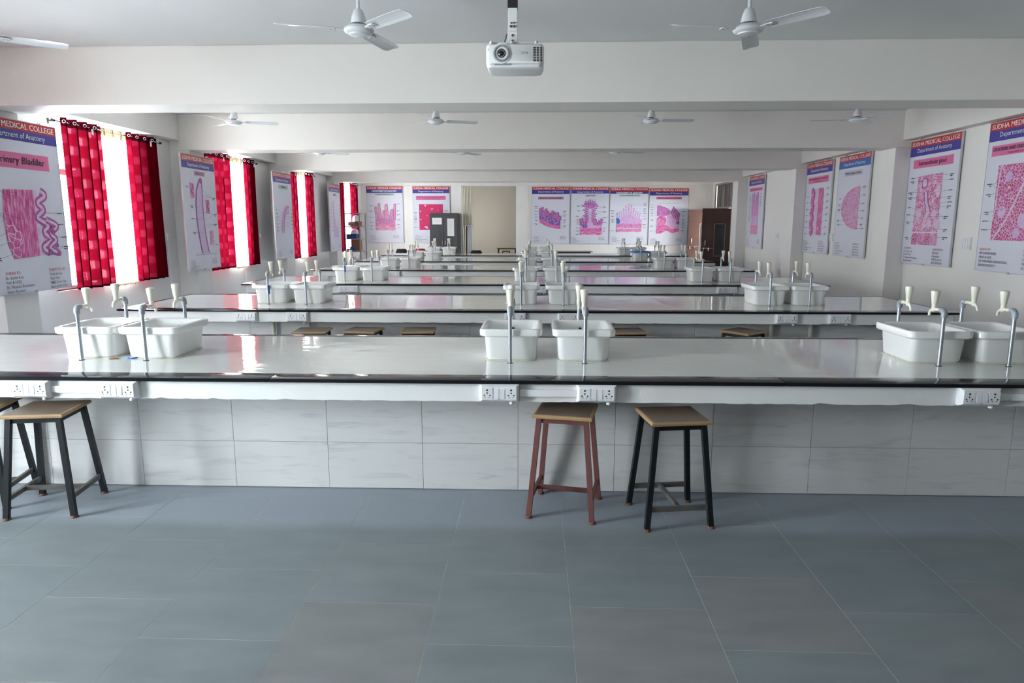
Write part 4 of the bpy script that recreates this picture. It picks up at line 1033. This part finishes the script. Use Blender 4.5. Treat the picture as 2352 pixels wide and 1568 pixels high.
p.poly('artwork', thick(pa, .055, A), T['mucosa'], 4); p.poly('artwork', thick([(u - .02, v) for u, v in pa], .03, A), T['band'], 5)
p.leaders([(.14, .37 + .07 * k, .28, .38 + .07 * k) for k in range(7)] + [(.86, .29 + .07 * k, .66, .33 + .07 * k) for k in range(8)])
p.credits(G2, ['SUBMITTED BY:-', 'VIPUL KUSHAR', 'SANSKAR AGRAWAL', 'MBBS FIRST YEAR', 'BATCH-2024-2025'], .05, .66, .865, .0145, .025)
p = Poster('poster with a tall narrow tissue strip, farthest on the right wall', 1.42, 2.08, (XP, 20.77, 1.05), PR); A = p.W / p.H
p.header(bvh=.125); p.rect('title_box', .08, .16, .90, .205, M['p_pink'], 1); p.rect('title_mark', .14, .177, .84, .19, M['p_textred'], 2)
p.poly('artwork', fingers(6, .27, .70, .42, .24, .30, .030, .02, A), T['villi'], 2)
p.rect('artwork', .27, .38, .70, .55, T['gradient'], 3); p.rect('artwork', .27, .55, .70, .70, T['villi_pale'], 3); p.rect('artwork', .27, .70, .70, .81, T['villi_pink'], 3)
p.poly('artwork', thick([(.27, .70), (.40, .69), (.55, .71), (.70, .70)], .02, A), T['band'], 4)
p.leaders([(.18, .26 + .03 * k, .28, .28 + .03 * k) for k in range(4)] + [(.18, .40 + .03 * k, .28, .40 + .03 * k) for k in range(8)] + [(.80, .25 + .04 * k, .70, .27 + .04 * k) for k in range(5)])
p.credits(G1, ['SUBMITTED BY:-', 'MBBS First Year', 'Batch-2024-2025'], .06, .74, .88, .012, .022)

# ------------------------------------------------------------------ ceiling fans
def make_fan():
    t = thing('ceiling_fan', 'white ceiling fan', 'fan', (0, 0, 0), 0, 'white three-blade ceiling fans')
    obj('down_rod', MB().tube([(0, 0, -.34), (0, 0, -.02)], .014, 12).mesh('down_rod', M['fan_white'], True), t)
    obj('ceiling_canopy', MB().lathe([(.02, -.09), (.05, -.03), (.055, 0)], 20).mesh('ceiling_canopy', M['fan_white'], True), t)
    obj('lower_canopy', MB().lathe([(.018, -.275), (.035, -.285), (.052, -.33), (.062, -.385)], 20).mesh('lower_canopy', M['fan_white'], True), t)
    obj('motor_neck', MB().lathe([(.04, -.40), (.04, -.38)], 16).mesh('motor_neck', M['worn_steel'], True), t)
    obj('motor_housing', MB().lathe([(.045, -.395), (.085, -.402), (.112, -.418), (.118, -.432), (.112, -.446), (.090, -.458), (.078, -.460), (.076, -.468), (.05, -.474), (.01, -.476)], 28).mesh('motor_housing', M['fan_white'], True), t)
    return t
def fan_blade_mesh():
    # blade along +x, pitched; cambered plate with thickness
    sec = [(.16, .052, .0), (.20, .060, .0), (.40, .066, .0), (.58, .066, .0), (.615, .058, 0), (.63, .035, 0)]
    top = []; R = []
    pitch = math.radians(-11)
    for x, w, z in sec:
        ring = []
        for s in (-1, -.5, 0, .5, 1): ring.append((x, s * w * math.cos(pitch), -.428 + s * w * math.sin(pitch) + .006 * (1 - s * s) + .0015))
        for s in (1, .5, 0, -.5, -1): ring.append((x, s * w * math.cos(pitch), -.428 + s * w * math.sin(pitch) + .006 * (1 - s * s) - .0015))
        R.append(ring)
    return MB().loft(R).mesh('blade', M['fan_white'])
blade_me = fan_blade_mesh()
arm_me = MB().cbox(.090, .20, -.022, .022, -.438, -.426, .003).cbox(.15, .225, -.034, .034, -.436, -.427, .003).mesh('blade_arm', M['fan_white'])
rv = MB()
for x, y in ((.18, -.02), (.18, .02), (.21, 0)): rv.lathe([(.006, -.438), (.006, -.426)], 8, (x, y, 0))
rivet_me = rv.mesh('rivets', M['worn_steel'])
fan_base = make_fan(); first_f = True
FANS = [(-1.39, 5.62, -163, 'in the front row, left of the projector'), (1.64, 5.70, -169, 'in the front row, right of the projector'), (-4.50, 5.66, 38, 'whose blade tip shows at the upper left edge'),
        (-4.50, 10.42, 18, 'in the second row, nearest the windows'), (-1.48, 10.42, 18, 'in the second row, second from the windows'), (1.68, 10.48, 3, 'in the second row, third from the windows'), (4.66, 10.5, 170, 'in the second row, nearest the right wall'),
        (-4.62, 14.9, 30, 'peeking under the second beam near the windows'), (-1.56, 14.9, 60, 'peeking under the second beam, left of the middle'), (1.66, 14.9, 10, 'peeking under the second beam, right of the middle')]
for x, y, a, nm in FANS:
    lab = 'white three-blade ceiling fan ' + nm
    if first_f: o = fan_base; o.location = (x, y, ZC); o['label'] = lab; first_f = False
    else: 
        o = fan_base.copy(); C.objects.link(o); o.location = (x, y, ZC); o['label'] = lab
        for ch in fan_base.children:
            if ch.name.startswith(('blade',)): continue
            clone(ch, parent=o)
    for k in range(3):
        b = obj('blade', blade_me, o, (0, 0, 0), (0, 0, math.radians(a + 120 * k)))
        ar = obj('blade_arm', arm_me, b); obj('rivets', rivet_me, b)['kind'] = 'stuff'

# ------------------------------------------------------------------ projector
pj = thing('projector', 'white ceiling-hung projector with its lens facing the camera', 'projector', (-.135, 4.40, 2.70))
W2 = .178
def psec(y, inset, z0, z1):
    pts = rrect(W2 - inset, (z1 - z0) / 2, .022, 0)
    return [(x, y, (z0 + z1) / 2 + q) for x, q, _ in pts]
sh = MB().loft([psec(.006, .012, .016, .128), psec(0.0, .020, .020, .124)][::-1] + [psec(.02, .003, .010, .134), psec(.05, 0, .006, .137), psec(.24, 0, .006, .137), psec(.27, .01, .014, .13)])
obj('shell', sh.mesh('shell', M['proj_white'], True), pj)
obj('lower_shell', MB().loft([rrect(W2 - .006, .13, .03, .012, 5, 0, .138), rrect(W2 - .012, .126, .03, -.002, 5, 0, .138), rrect(W2 - .03, .11, .03, -.008, 5, 0, .138)]).mesh('lower_shell', M['proj_white'], True), pj)
def ringmesh(cx, cz, prof, n=28):   # profile of (radius, y)
    return MB().loft([[(cx + r * math.cos(2*PI*j/n), y, cz + r * math.sin(2*PI*j/n)) for j in range(n)] for r, y in prof], False, True)
lr = obj('lens_ring', ringmesh(-.082, .075, [(.050, .004), (.050, -.004), (.047, -.010), (.040, -.010), (.038, -.004), (.027, .006), (.026, .004)]).mesh('lens_ring', M['proj_grey'], True), pj)
obj('lens_surround', ringmesh(-.082, .075, [(.062, .004), (.060, -.003), (.049, -.004)]).mesh('lens_surround', M['proj_white'], True), pj)
obj('lens_barrel', ringmesh(-.082, .075, [(.026, .002), (.026, -.006), (.020, -.006), (.019, .0)]).mesh('lens_barrel', M['black_plastic'], True), lr)
obj('lens_glass', ringmesh(-.082, .075, [(.019, -.003), (.014, -.007), (.007, -.009), (.001, -.0095)], 20).mesh('lens_glass', M['lens'], True), lr)
obj('sensor', ringmesh(-.158, .098, [(.008, .012), (.008, .002)], 14).mesh('sensor', M['proj_grey']), pj)
for c in range(3):
    for r in range(9):
        obj('vent_slot', MB().box(.113 + .021 * c, .113 + .021 * c + (.016 - .003 * c), -.0012, .01, .028 + .0095 * r, .034 + .0095 * r).mesh('vent_slot', M['dark']), pj)
obj('vent_slot', MB().box(-.125, -.03, .002, .02, .008, .016).mesh('vent_slot', M['proj_grey']), pj)
for x in (-.145, -.02, .13): obj('foot', MB().lathe([(.012, .130), (.012, .148), (.009, .152)], 14, (x, .03, 0)).mesh('foot', M['proj_white'], True), pj)
vs, fs, x0, x1 = text_raw('BenQ', .01, 4)
sc = .040 / (x1 - x0)
lg = MB().add([(.060 - (x - x0) * sc + .02, -.0012, .078 - y * sc + .006) for x, y, z in vs], fs)     # hung upside down
obj('logo', lg.mesh('logo', M['proj_grey']), pj)
mt = thing('projector_mount', 'white and black ceiling pole holding the projector', 'mount', (-.152, 4.53, 2.84))
obj('lower_pole', MB().cbox(-.029, .029, -.029, .029, .045, .225, .003).mesh('lower_pole', M['proj_white']), mt)
obj('upper_pole', MB().cbox(-.031, .031, -.031, .031, .225, ZC - 2.84, .003).mesh('upper_pole', M['black_plastic']), mt)
obj('knuckle', MB().cbox(-.031, .031, -.036, .036, .012, .085, .004).mesh('knuckle', M['proj_white']), mt)
obj('mount_plate', MB().cbox(-.12, .13, -.09, .09, .0, .010, .003).mesh('mount_plate', M['proj_white']), mt)
for z, xs in ((.030, (0,)), (.062, (0,)), (.115, (-.011, .011)), (.135, (-.009, .009))):
    for x in xs: obj('bolt', MB().tube([(x, -.041, z), (x, -.028, z)], .007 if z < .12 else .004, 10).mesh('bolt', M['worn_steel'], True), mt)
obj('cable', MB().tube([(-.035, .0, .08), (-.05, .01, .04), (-.05, .02, .0)], .005, 8).mesh('cable', M['black_plastic'], True), mt)

# ------------------------------------------------------------------ doors, ventilator on the right wall
def door_leaf(name, loc, rotz, w, mirror, lab):
    t = obj(name, None, None, loc, (0, 0, rotz)); t['kind'] = 'structure'
    # leaf spans local x 0..w, thickness y -.02...02
    g0, g1, gz0, gz1 = (w * .45, w * .80, .69, 1.74) if not mirror else (w * .20, w * .55, .69, 1.74)
    lf = MB().box(0, g0, -.019, .019, .01, DZ - .01).box(g1, w, -.019, .019, .01, DZ - .01).box(g0, g1, -.019, .019, .01, gz0).box(g0, g1, -.019, .019, gz1, DZ - .01)
    obj('door_panel', lf.mesh('door_panel', M['door']), t)
    obj('vision_pane', MB().box(g0, g1, -.004, .004, gz0, gz1).mesh('vision_pane', M['door_glass']), t)
    fr = MB().box(g0 - .018, g0, -.024, .024, gz0 - .018, gz1 + .018).box(g1, g1 + .018, -.024, .024, gz0 - .018, gz1 + .018).box(g0, g1, -.024, .024, gz0 - .018, gz0).box(g0, g1, -.024, .024, gz1, gz1 + .018)
    obj('pane_frame', fr.mesh('pane_frame', M['frame_steel']), t)
    hx = .12
    obj('pull_handle', MB().tube([(hx, -.02, 1.02), (hx, -.055, 1.03), (hx, -.06, 1.12), (hx, -.055, 1.22), (hx, -.02, 1.23)], .010, 10).mesh('pull_handle', M['chrome'], True), t)
    la = obj('latch', MB().tube([(.03, -.03, .935), (.40, -.03, .935)], .009, 10).box(.06, .10, -.045, -.019, .91, .96).box(.22, .26, -.045, -.019, .91, .96).mesh('latch', M['chrome']), t)
    obj('latch_hasp', MB().box(.22, .25, -.05, -.02, .86, .93).lathe([(.018, .85), (.022, .88), (.018, .90)], 12, (.07, -.035, 0)).mesh('latch_hasp', M['chrome']), la)
    return t
door_leaf('door_1', (5.56, DY0 - .0, 0), 0, .95, False, '')
door_leaf('door_2', (5.57, DY1 + .0, 0), 0, .93, False, '')
fr = MB().box(XR - .03, XR + .10, DY0 - .06, DY0 - .022, 0, DZT).box(XR - .03, XR + .10, DY1 + .022, DY1 + .06, 0, DZT).box(XR - .03, XR + .10, DY0 - .06, DY1 + .06, DZT - .06, DZT).box(XR - .03, XR + .10, DY0 - .022, DY1 + .022, DZ, DZ + .06)
struct('trim_1', fr.mesh('trim_1', M['frame_steel']))
vt = struct('window_7', None, None, (XR + .03, DY0, DZ + .06))
L = DY1 - DY0; hh = DZT - DZ - .12
for k in range(4):
    obj('pane', MB().box(-.006, .006, L * k / 4 + .02, L * (k + 1) / 4 - .02, 0, hh).mesh('pane', M['door' if k % 2 else 'door_glass']), vt)
    obj('mullion', MB().box(-.02, .02, L * k / 4 - .02, L * k / 4 + .02, 0, hh).mesh('mullion', M['frame_steel']), vt)

# ------------------------------------------------------------------ furniture at the far end
cb = thing('steel_cupboard', 'dark grey two-door steel cupboard against the end wall', 'cupboard', (-3.38, 25.6, 0))
obj('carcass', MB().cbox(-.52, .52, -.28, .28, .06, 2.14, .006).mesh('carcass', M['cupboard']), cb)
for s in (-1, 1):
    d = obj('cupboard_door', MB().cbox(min(s * .004, s * .51), max(s * .004, s * .51), -.302, -.281, .10, 2.10, .004).mesh('cupboard_door', M['cupboard']), cb)
    obj('handle', MB().box(s * .05 - .01, s * .05 + .01, -.325, -.302, 1.0, 1.14).mesh('handle', M['chrome']), d)
    for y in (-.22, .22): obj('foot', MB().box(s * .45 - .03, s * .45 + .03, y - .03, y + .03, 0, .06).mesh('foot', M['cupboard']), cb)
def sheet(name, lab, x0, x1, z0, z1, y):
    t = thing(name, lab, 'notice', ((x0 + x1) / 2, y, z0), 0)
    obj('sheet', MB().box(-(x1 - x0) / 2, (x1 - x0) / 2, -.002, 0, 0, z1 - z0).mesh('sheet', M['paper']), t)
    return t
n1 = sheet('paper_notice', 'cream paper notice on the left door of the grey cupboard', -3.80, -3.45, 1.73, 1.97, 25.297)
m = MB()
for k in range(5): m.quad((-.10 + .042 * k, -.003, .115), (-.10 + .042 * k + .034, -.003, .115), (-.10 + .042 * k + .034, -.003, .14), (-.10 + .042 * k, -.003, .14))
obj('print_line', m.mesh('print_line', M['p_grey']), n1)
n2 = sheet('paper_notice', 'tall white paper list on the right door of the grey cupboard', -3.25, -3.0, 1.31, 1.94, 25.297)
m = MB()
for k in range(14): m.quad((-.10, -.003, .05 + .04 * k), (random.uniform(.02, .10), -.003, .05 + .04 * k), (.04, -.003, .056 + .04 * k), (-.10, -.003, .056 + .04 * k))
obj('print_line', m.mesh('print_line', M['p_grey']), n2)

# ribbed cream shutter box, posts and white panel at the opening
rb = thing('ribbed_panel', 'cream vertically ribbed panel at the top left of the opening', 'panel', (-2.74, YB - .10, 1.72))
obj('backing', MB().box(0, .345, .02, .06, 0, 1.41).mesh('backing', M['cream']), rb)
for k in range(6):
    obj('rib', MB().cbox(.004 + .057 * k, .050 + .057 * k, -.035, .022, .012, 1.40, .012).mesh('rib', M['cream']), rb)
obj('bottom_rail', MB().box(-.01, .37, -.02, .06, -.02, .0).mesh('bottom_rail', M['frame_steel']), rb)
for x, w, mt_, lb in ((-2.80, .05, 'white_metal', 'white upright post at the left of the opening'), (-2.69, .055, 'cream', 'cream upright post below the ribbed panel')):
    t = thing('upright_post', lb, 'post', (x, YB - .06, 0))
    obj('post', MB().cbox(-w/2, w/2, -.03, .03, 0.02, 1.70 if mt_ == 'cream' else 3.13, .004).mesh('post', M[mt_]), t)
    obj('base_plate', MB().box(-w/2 - .02, w/2 + .02, -.05, .05, 0, .02).mesh('base_plate', M['white_metal']), t)
wc = thing('white_cabinet', 'narrow white cabinet just inside the opening, dark along its left side', 'cabinet', (-2.50, YB + .02, 0))
obj('cabinet_body', MB().cbox(-.10, .11, -.02, .4, .0, 1.68, .006).mesh('cabinet_body', M['white_metal']), wc)
obj('cabinet_door', MB().cbox(-.095, .105, -.035, -.021, .05, 1.66, .004).mesh('cabinet_door', M['white_metal']), wc)
obj('side_gap', MB().box(-.135, -.101, -.03, .4, .0, 1.68).mesh('side_gap', M['dark']), wc)
obj('sticker', MB().box(-.09, -.075, -.037, -.035, 1.50, 1.62).mesh('sticker', M['p_textred']), wc)

def table(lab, cx, cy, w, d, h, legmat, name='wooden_table'):
    t = thing(name, lab, 'table', (cx, cy, 0))
    obj('table_top', MB().cbox(-w/2, w/2, -d/2, d/2, h - .025, h, .004).mesh('table_top', M['table_wood']), t)
    for y0 in (-d/2 + .04, d/2 - .07): obj('under_rail', MB().box(-w/2 + .08, w/2 - .08, y0, y0 + .03, h - .06, h - .025).mesh('under_rail', legmat), t)
    for sx in (-1, 1):
        for sy in (-1, 1): obj('leg', MB().box(sx * (w/2 - .12) - .018, sx * (w/2 - .12) + .018, sy * (d/2 - .06) - .018, sy * (d/2 - .06) + .018, 0, h - .025).mesh('leg', legmat), t)
    return t
table('thin-topped wooden table behind the farthest bench, below the posters', 1.27, 24.15, 1.40, .75, .81, M['black_paint'])
table('wooden table with black legs in the side room, seen through the opening', -1.22, 29.2, .96, .6, .76, M['black_paint'])
clone(st_b, (-1.25, 28.95, -.0), 0, 'stool under the table in the side room')

def chair(lab, loc, rz, mat, arms=True):
    t = thing('plastic_chair', lab, 'chair', loc, rz)
    obj('seat', MB().cbox(-.22, .22, -.22, .22, .40, .435, .014).mesh('seat', mat, True), t)
    R = []
    for k in range(7):
        z = .435 + .45 * k / 6; hw = .20 + .025 * math.sin(k / 6 * PI) - (.05 if k == 6 else (.015 if k == 5 else 0)); yy = .20 + .07 * k / 6
        R.append([(x * hw, yy + .045 * (1 - x * x) * .8, z) for x in (-1, -.6, 0, .6, 1)] + [(x * hw, yy + .045 * (1 - x * x) * .8 + .016, z) for x in (1, .6, 0, -.6, -1)])
    obj('backrest', MB().loft(R).mesh('backrest', mat, True), t)
    for sx in (-1, 1):
        for sy in (-1, 1): obj('leg', MB().bar((sx * .19, sy * .19, .41), (sx * .225, sy * .225, 0), .035).mesh('leg', mat), t)
        if arms: obj('armrest', MB().tube([(sx * .22, -.19, .42), (sx * .25, -.17, .58), (sx * .25, -.08, .63), (sx * .245, .12, .64), (sx * .215, .24, .70)], .020, 8).mesh('armrest', mat, True), t)
    return t
chair('black plastic armchair behind the far benches, left of the red chair', (-4.72, 24.35, 0), PI, M['black_plastic'])
chair('red plastic chair in front of the grey cupboard', (-4.10, 24.6, 0), PI, M['red_plastic'])
chair('black plastic chair behind the farthest bench, below the opening', (-1.98, 23.1, 0), PI, M['black_plastic'], False)

# slotted steel rack by the last window, with its load
RX0, RX1, RY0, RY1 = -6.34, -5.84, 22.75, 23.55
rk = thing('steel_rack', 'slotted steel rack standing in front of the last window', 'rack', (0, 0, 0))
for x in (RX0, RX1):
    for y in (RY0, RY1): obj('upright', MB().box(x - .02, x + .02, y - .003, y + .003, 0, 2.12).box(x - .003, x + .003, y - .02, y + .02, 0, 2.12).mesh('upright', M['rack_steel']), rk)
SH = [2.10, 1.68, 1.27, .86, .35]
for z in SH:
    sf = obj('shelf', MB().box(RX0, RX1, RY0, RY1, z - .012, z).box(RX0, RX1, RY0 - .004, RY0, z - .035, z).box(RX1, RX1 + .004, RY0, RY1, z - .035, z).mesh('shelf', M['rack_steel']), rk)
def carton(lab, x, y, z, w, d, h, mat, name='carton'):
    t = thing(name, lab, 'box', (x, y, z), random.uniform(-.08, .08))
    obj('box_body', MB().cbox(-w/2, w/2, -d/2, d/2, 0, h, .004).mesh('box_body', M[mat]), t)
    obj('lid_flap', MB().box(-w/2, -.004, -d/2, d/2, h, h + .004).box(.004, w/2, -d/2, d/2, h, h + .004).mesh('lid_flap', M[mat]), t)
carton('brown carton on the upper rack shelf, right', -5.92, 22.95, 1.68, .18, .22, .15, 'cardboard')
carton('brown carton on the lower rack shelf', -6.05, 23.1, .86, .30, .24, .36, 'cardboard')
carton('blue carton on the middle rack shelf, left', -6.24, 22.92, 1.27, .16, .2, .14, 'blue_box')
carton('blue carton on the middle rack shelf, right', -6.05, 22.92, 1.27, .17, .2, .15, 'blue_box')
carton('small blue carton in front of the brown one on the lower rack shelf', -6.12, 22.83, .86, .15, .1, .14, 'blue_box')
carton('flat dark box on the lower rack shelf, left', -6.28, 22.95, .86, .11, .22, .06, 'bundle')
def blob(lab, name, cat, x, y, z, rx, ry, h, mat):
    m = MB(); R = []
    for k in range(9):
        a = k / 8 * PI; r = math.sin(a) ** .6 if 0 < k < 8 else .05
        R.append([(rx * r * (1 + .12 * math.sin(3 * j + k)) * math.cos(2*PI*j/16), ry * r * (1 + .12 * math.sin(2 * j + 2 * k)) * math.sin(2*PI*j/16), h * (1 - math.cos(a)) / 2) for j in range(16)])
    tag(obj(name, m.loft(R).mesh(name, M[mat], True), None, (x, y, z)), lab, cat)
blob('pale pink bundle on the upper rack shelf', 'cloth_bundle', 'bundle', -6.16, 23.05, 1.68, .14, .16, .15, 'bundle')
blob('white plastic bag heaped behind the pink bundle on the rack', 'plastic_bag', 'bag', -6.10, 23.38, 1.68, .13, .12, .36, 'milk_plastic')
blob('white plastic bag behind the blue cartons on the rack', 'plastic_bag', 'bag', -6.17, 23.3, 1.27, .14, .14, .32, 'milk_plastic')
def bottle(lab, x, y, z, r, h):
    t = thing('plastic_can', lab, 'can', (x, y, z))
    obj('can_body', MB().lathe([(r * .9, 0), (r, .02), (r, h * .7), (r * .35, h * .88), (r * .3, h * .9)], 18).mesh('can_body', M['milk_plastic'], True), t)
    obj('cap', MB().lathe([(r * .34, h * .9), (r * .34, h)], 14).mesh('cap', M['white_metal'], True), t)
bottle('white plastic can on the lowest rack shelf, left', -6.22, 22.95, .35, .085, .34)
bottle('white plastic can on the lowest rack shelf, middle', -6.07, 22.92, .35, .08, .31)
bottle('white plastic can on the lowest rack shelf, right', -5.92, 22.95, .35, .075, .36)

# ------------------------------------------------------------------ wall switches and conduits
def wall_switch(lab, loc, rotz, w, h):
    t = thing('wall_switch', lab, 'switch', loc, rotz, 'wall switch plates')
    obj('plate', MB().cbox(-w/2, w/2, -.022, 0, -h/2, h/2, .004).mesh('plate', M['switch_white']), t)
    n = max(2, round(w / .06))
    for r in range(2):
        for k in range(n):
            x = -w/2 + w * (k + .5) / n
            obj('rocker', MB().cbox(x - w/n * .34, x + w/n * .34, -.028, -.02, (-h * .36 if r == 0 else h * .04), (-h * .04 if r == 0 else h * .36), .002).mesh('rocker', M['switch_white']), t)
wall_switch('white switch plate on the right wall between the two nearest posters', (XR, 10.66, 1.46), PR, .23, .19)
wall_switch('white switch plate on the right wall between the tongue and oesophagus posters', (XR, 15.46, 1.46), PR, .16, .18)
wall_switch('white switch plate on the right wall near the farthest poster', (XR, 18.9, 1.46), PR, .22, .17)
wall_switch('white switch plate on the window wall after the first window', (XL, 12.08, 1.52), PL, .20, .18)
wall_switch('white switch plate on the window wall after the second window', (XL, 16.3, 1.48), PL, .16, .12)
for y, z0, z1, lb in ((12.10, 0.0, 1.42, 'white conduit running down the window wall below the first switch plate'), (15.3, .0, .72, 'white conduit low on the window wall under the second window')):
    t = thing('wall_conduit', lb, 'conduit', (XL, y, z0))
    obj('channel', MB().cbox(0, .016, -.011, .011, 0, z1 - z0, .002).mesh('channel', M['switch_white']), t)
    obj('clip', MB().box(0, .019, -.016, .016, (z1 - z0) * .5, (z1 - z0) * .5 + .02).mesh('clip', M['switch_white']), t)
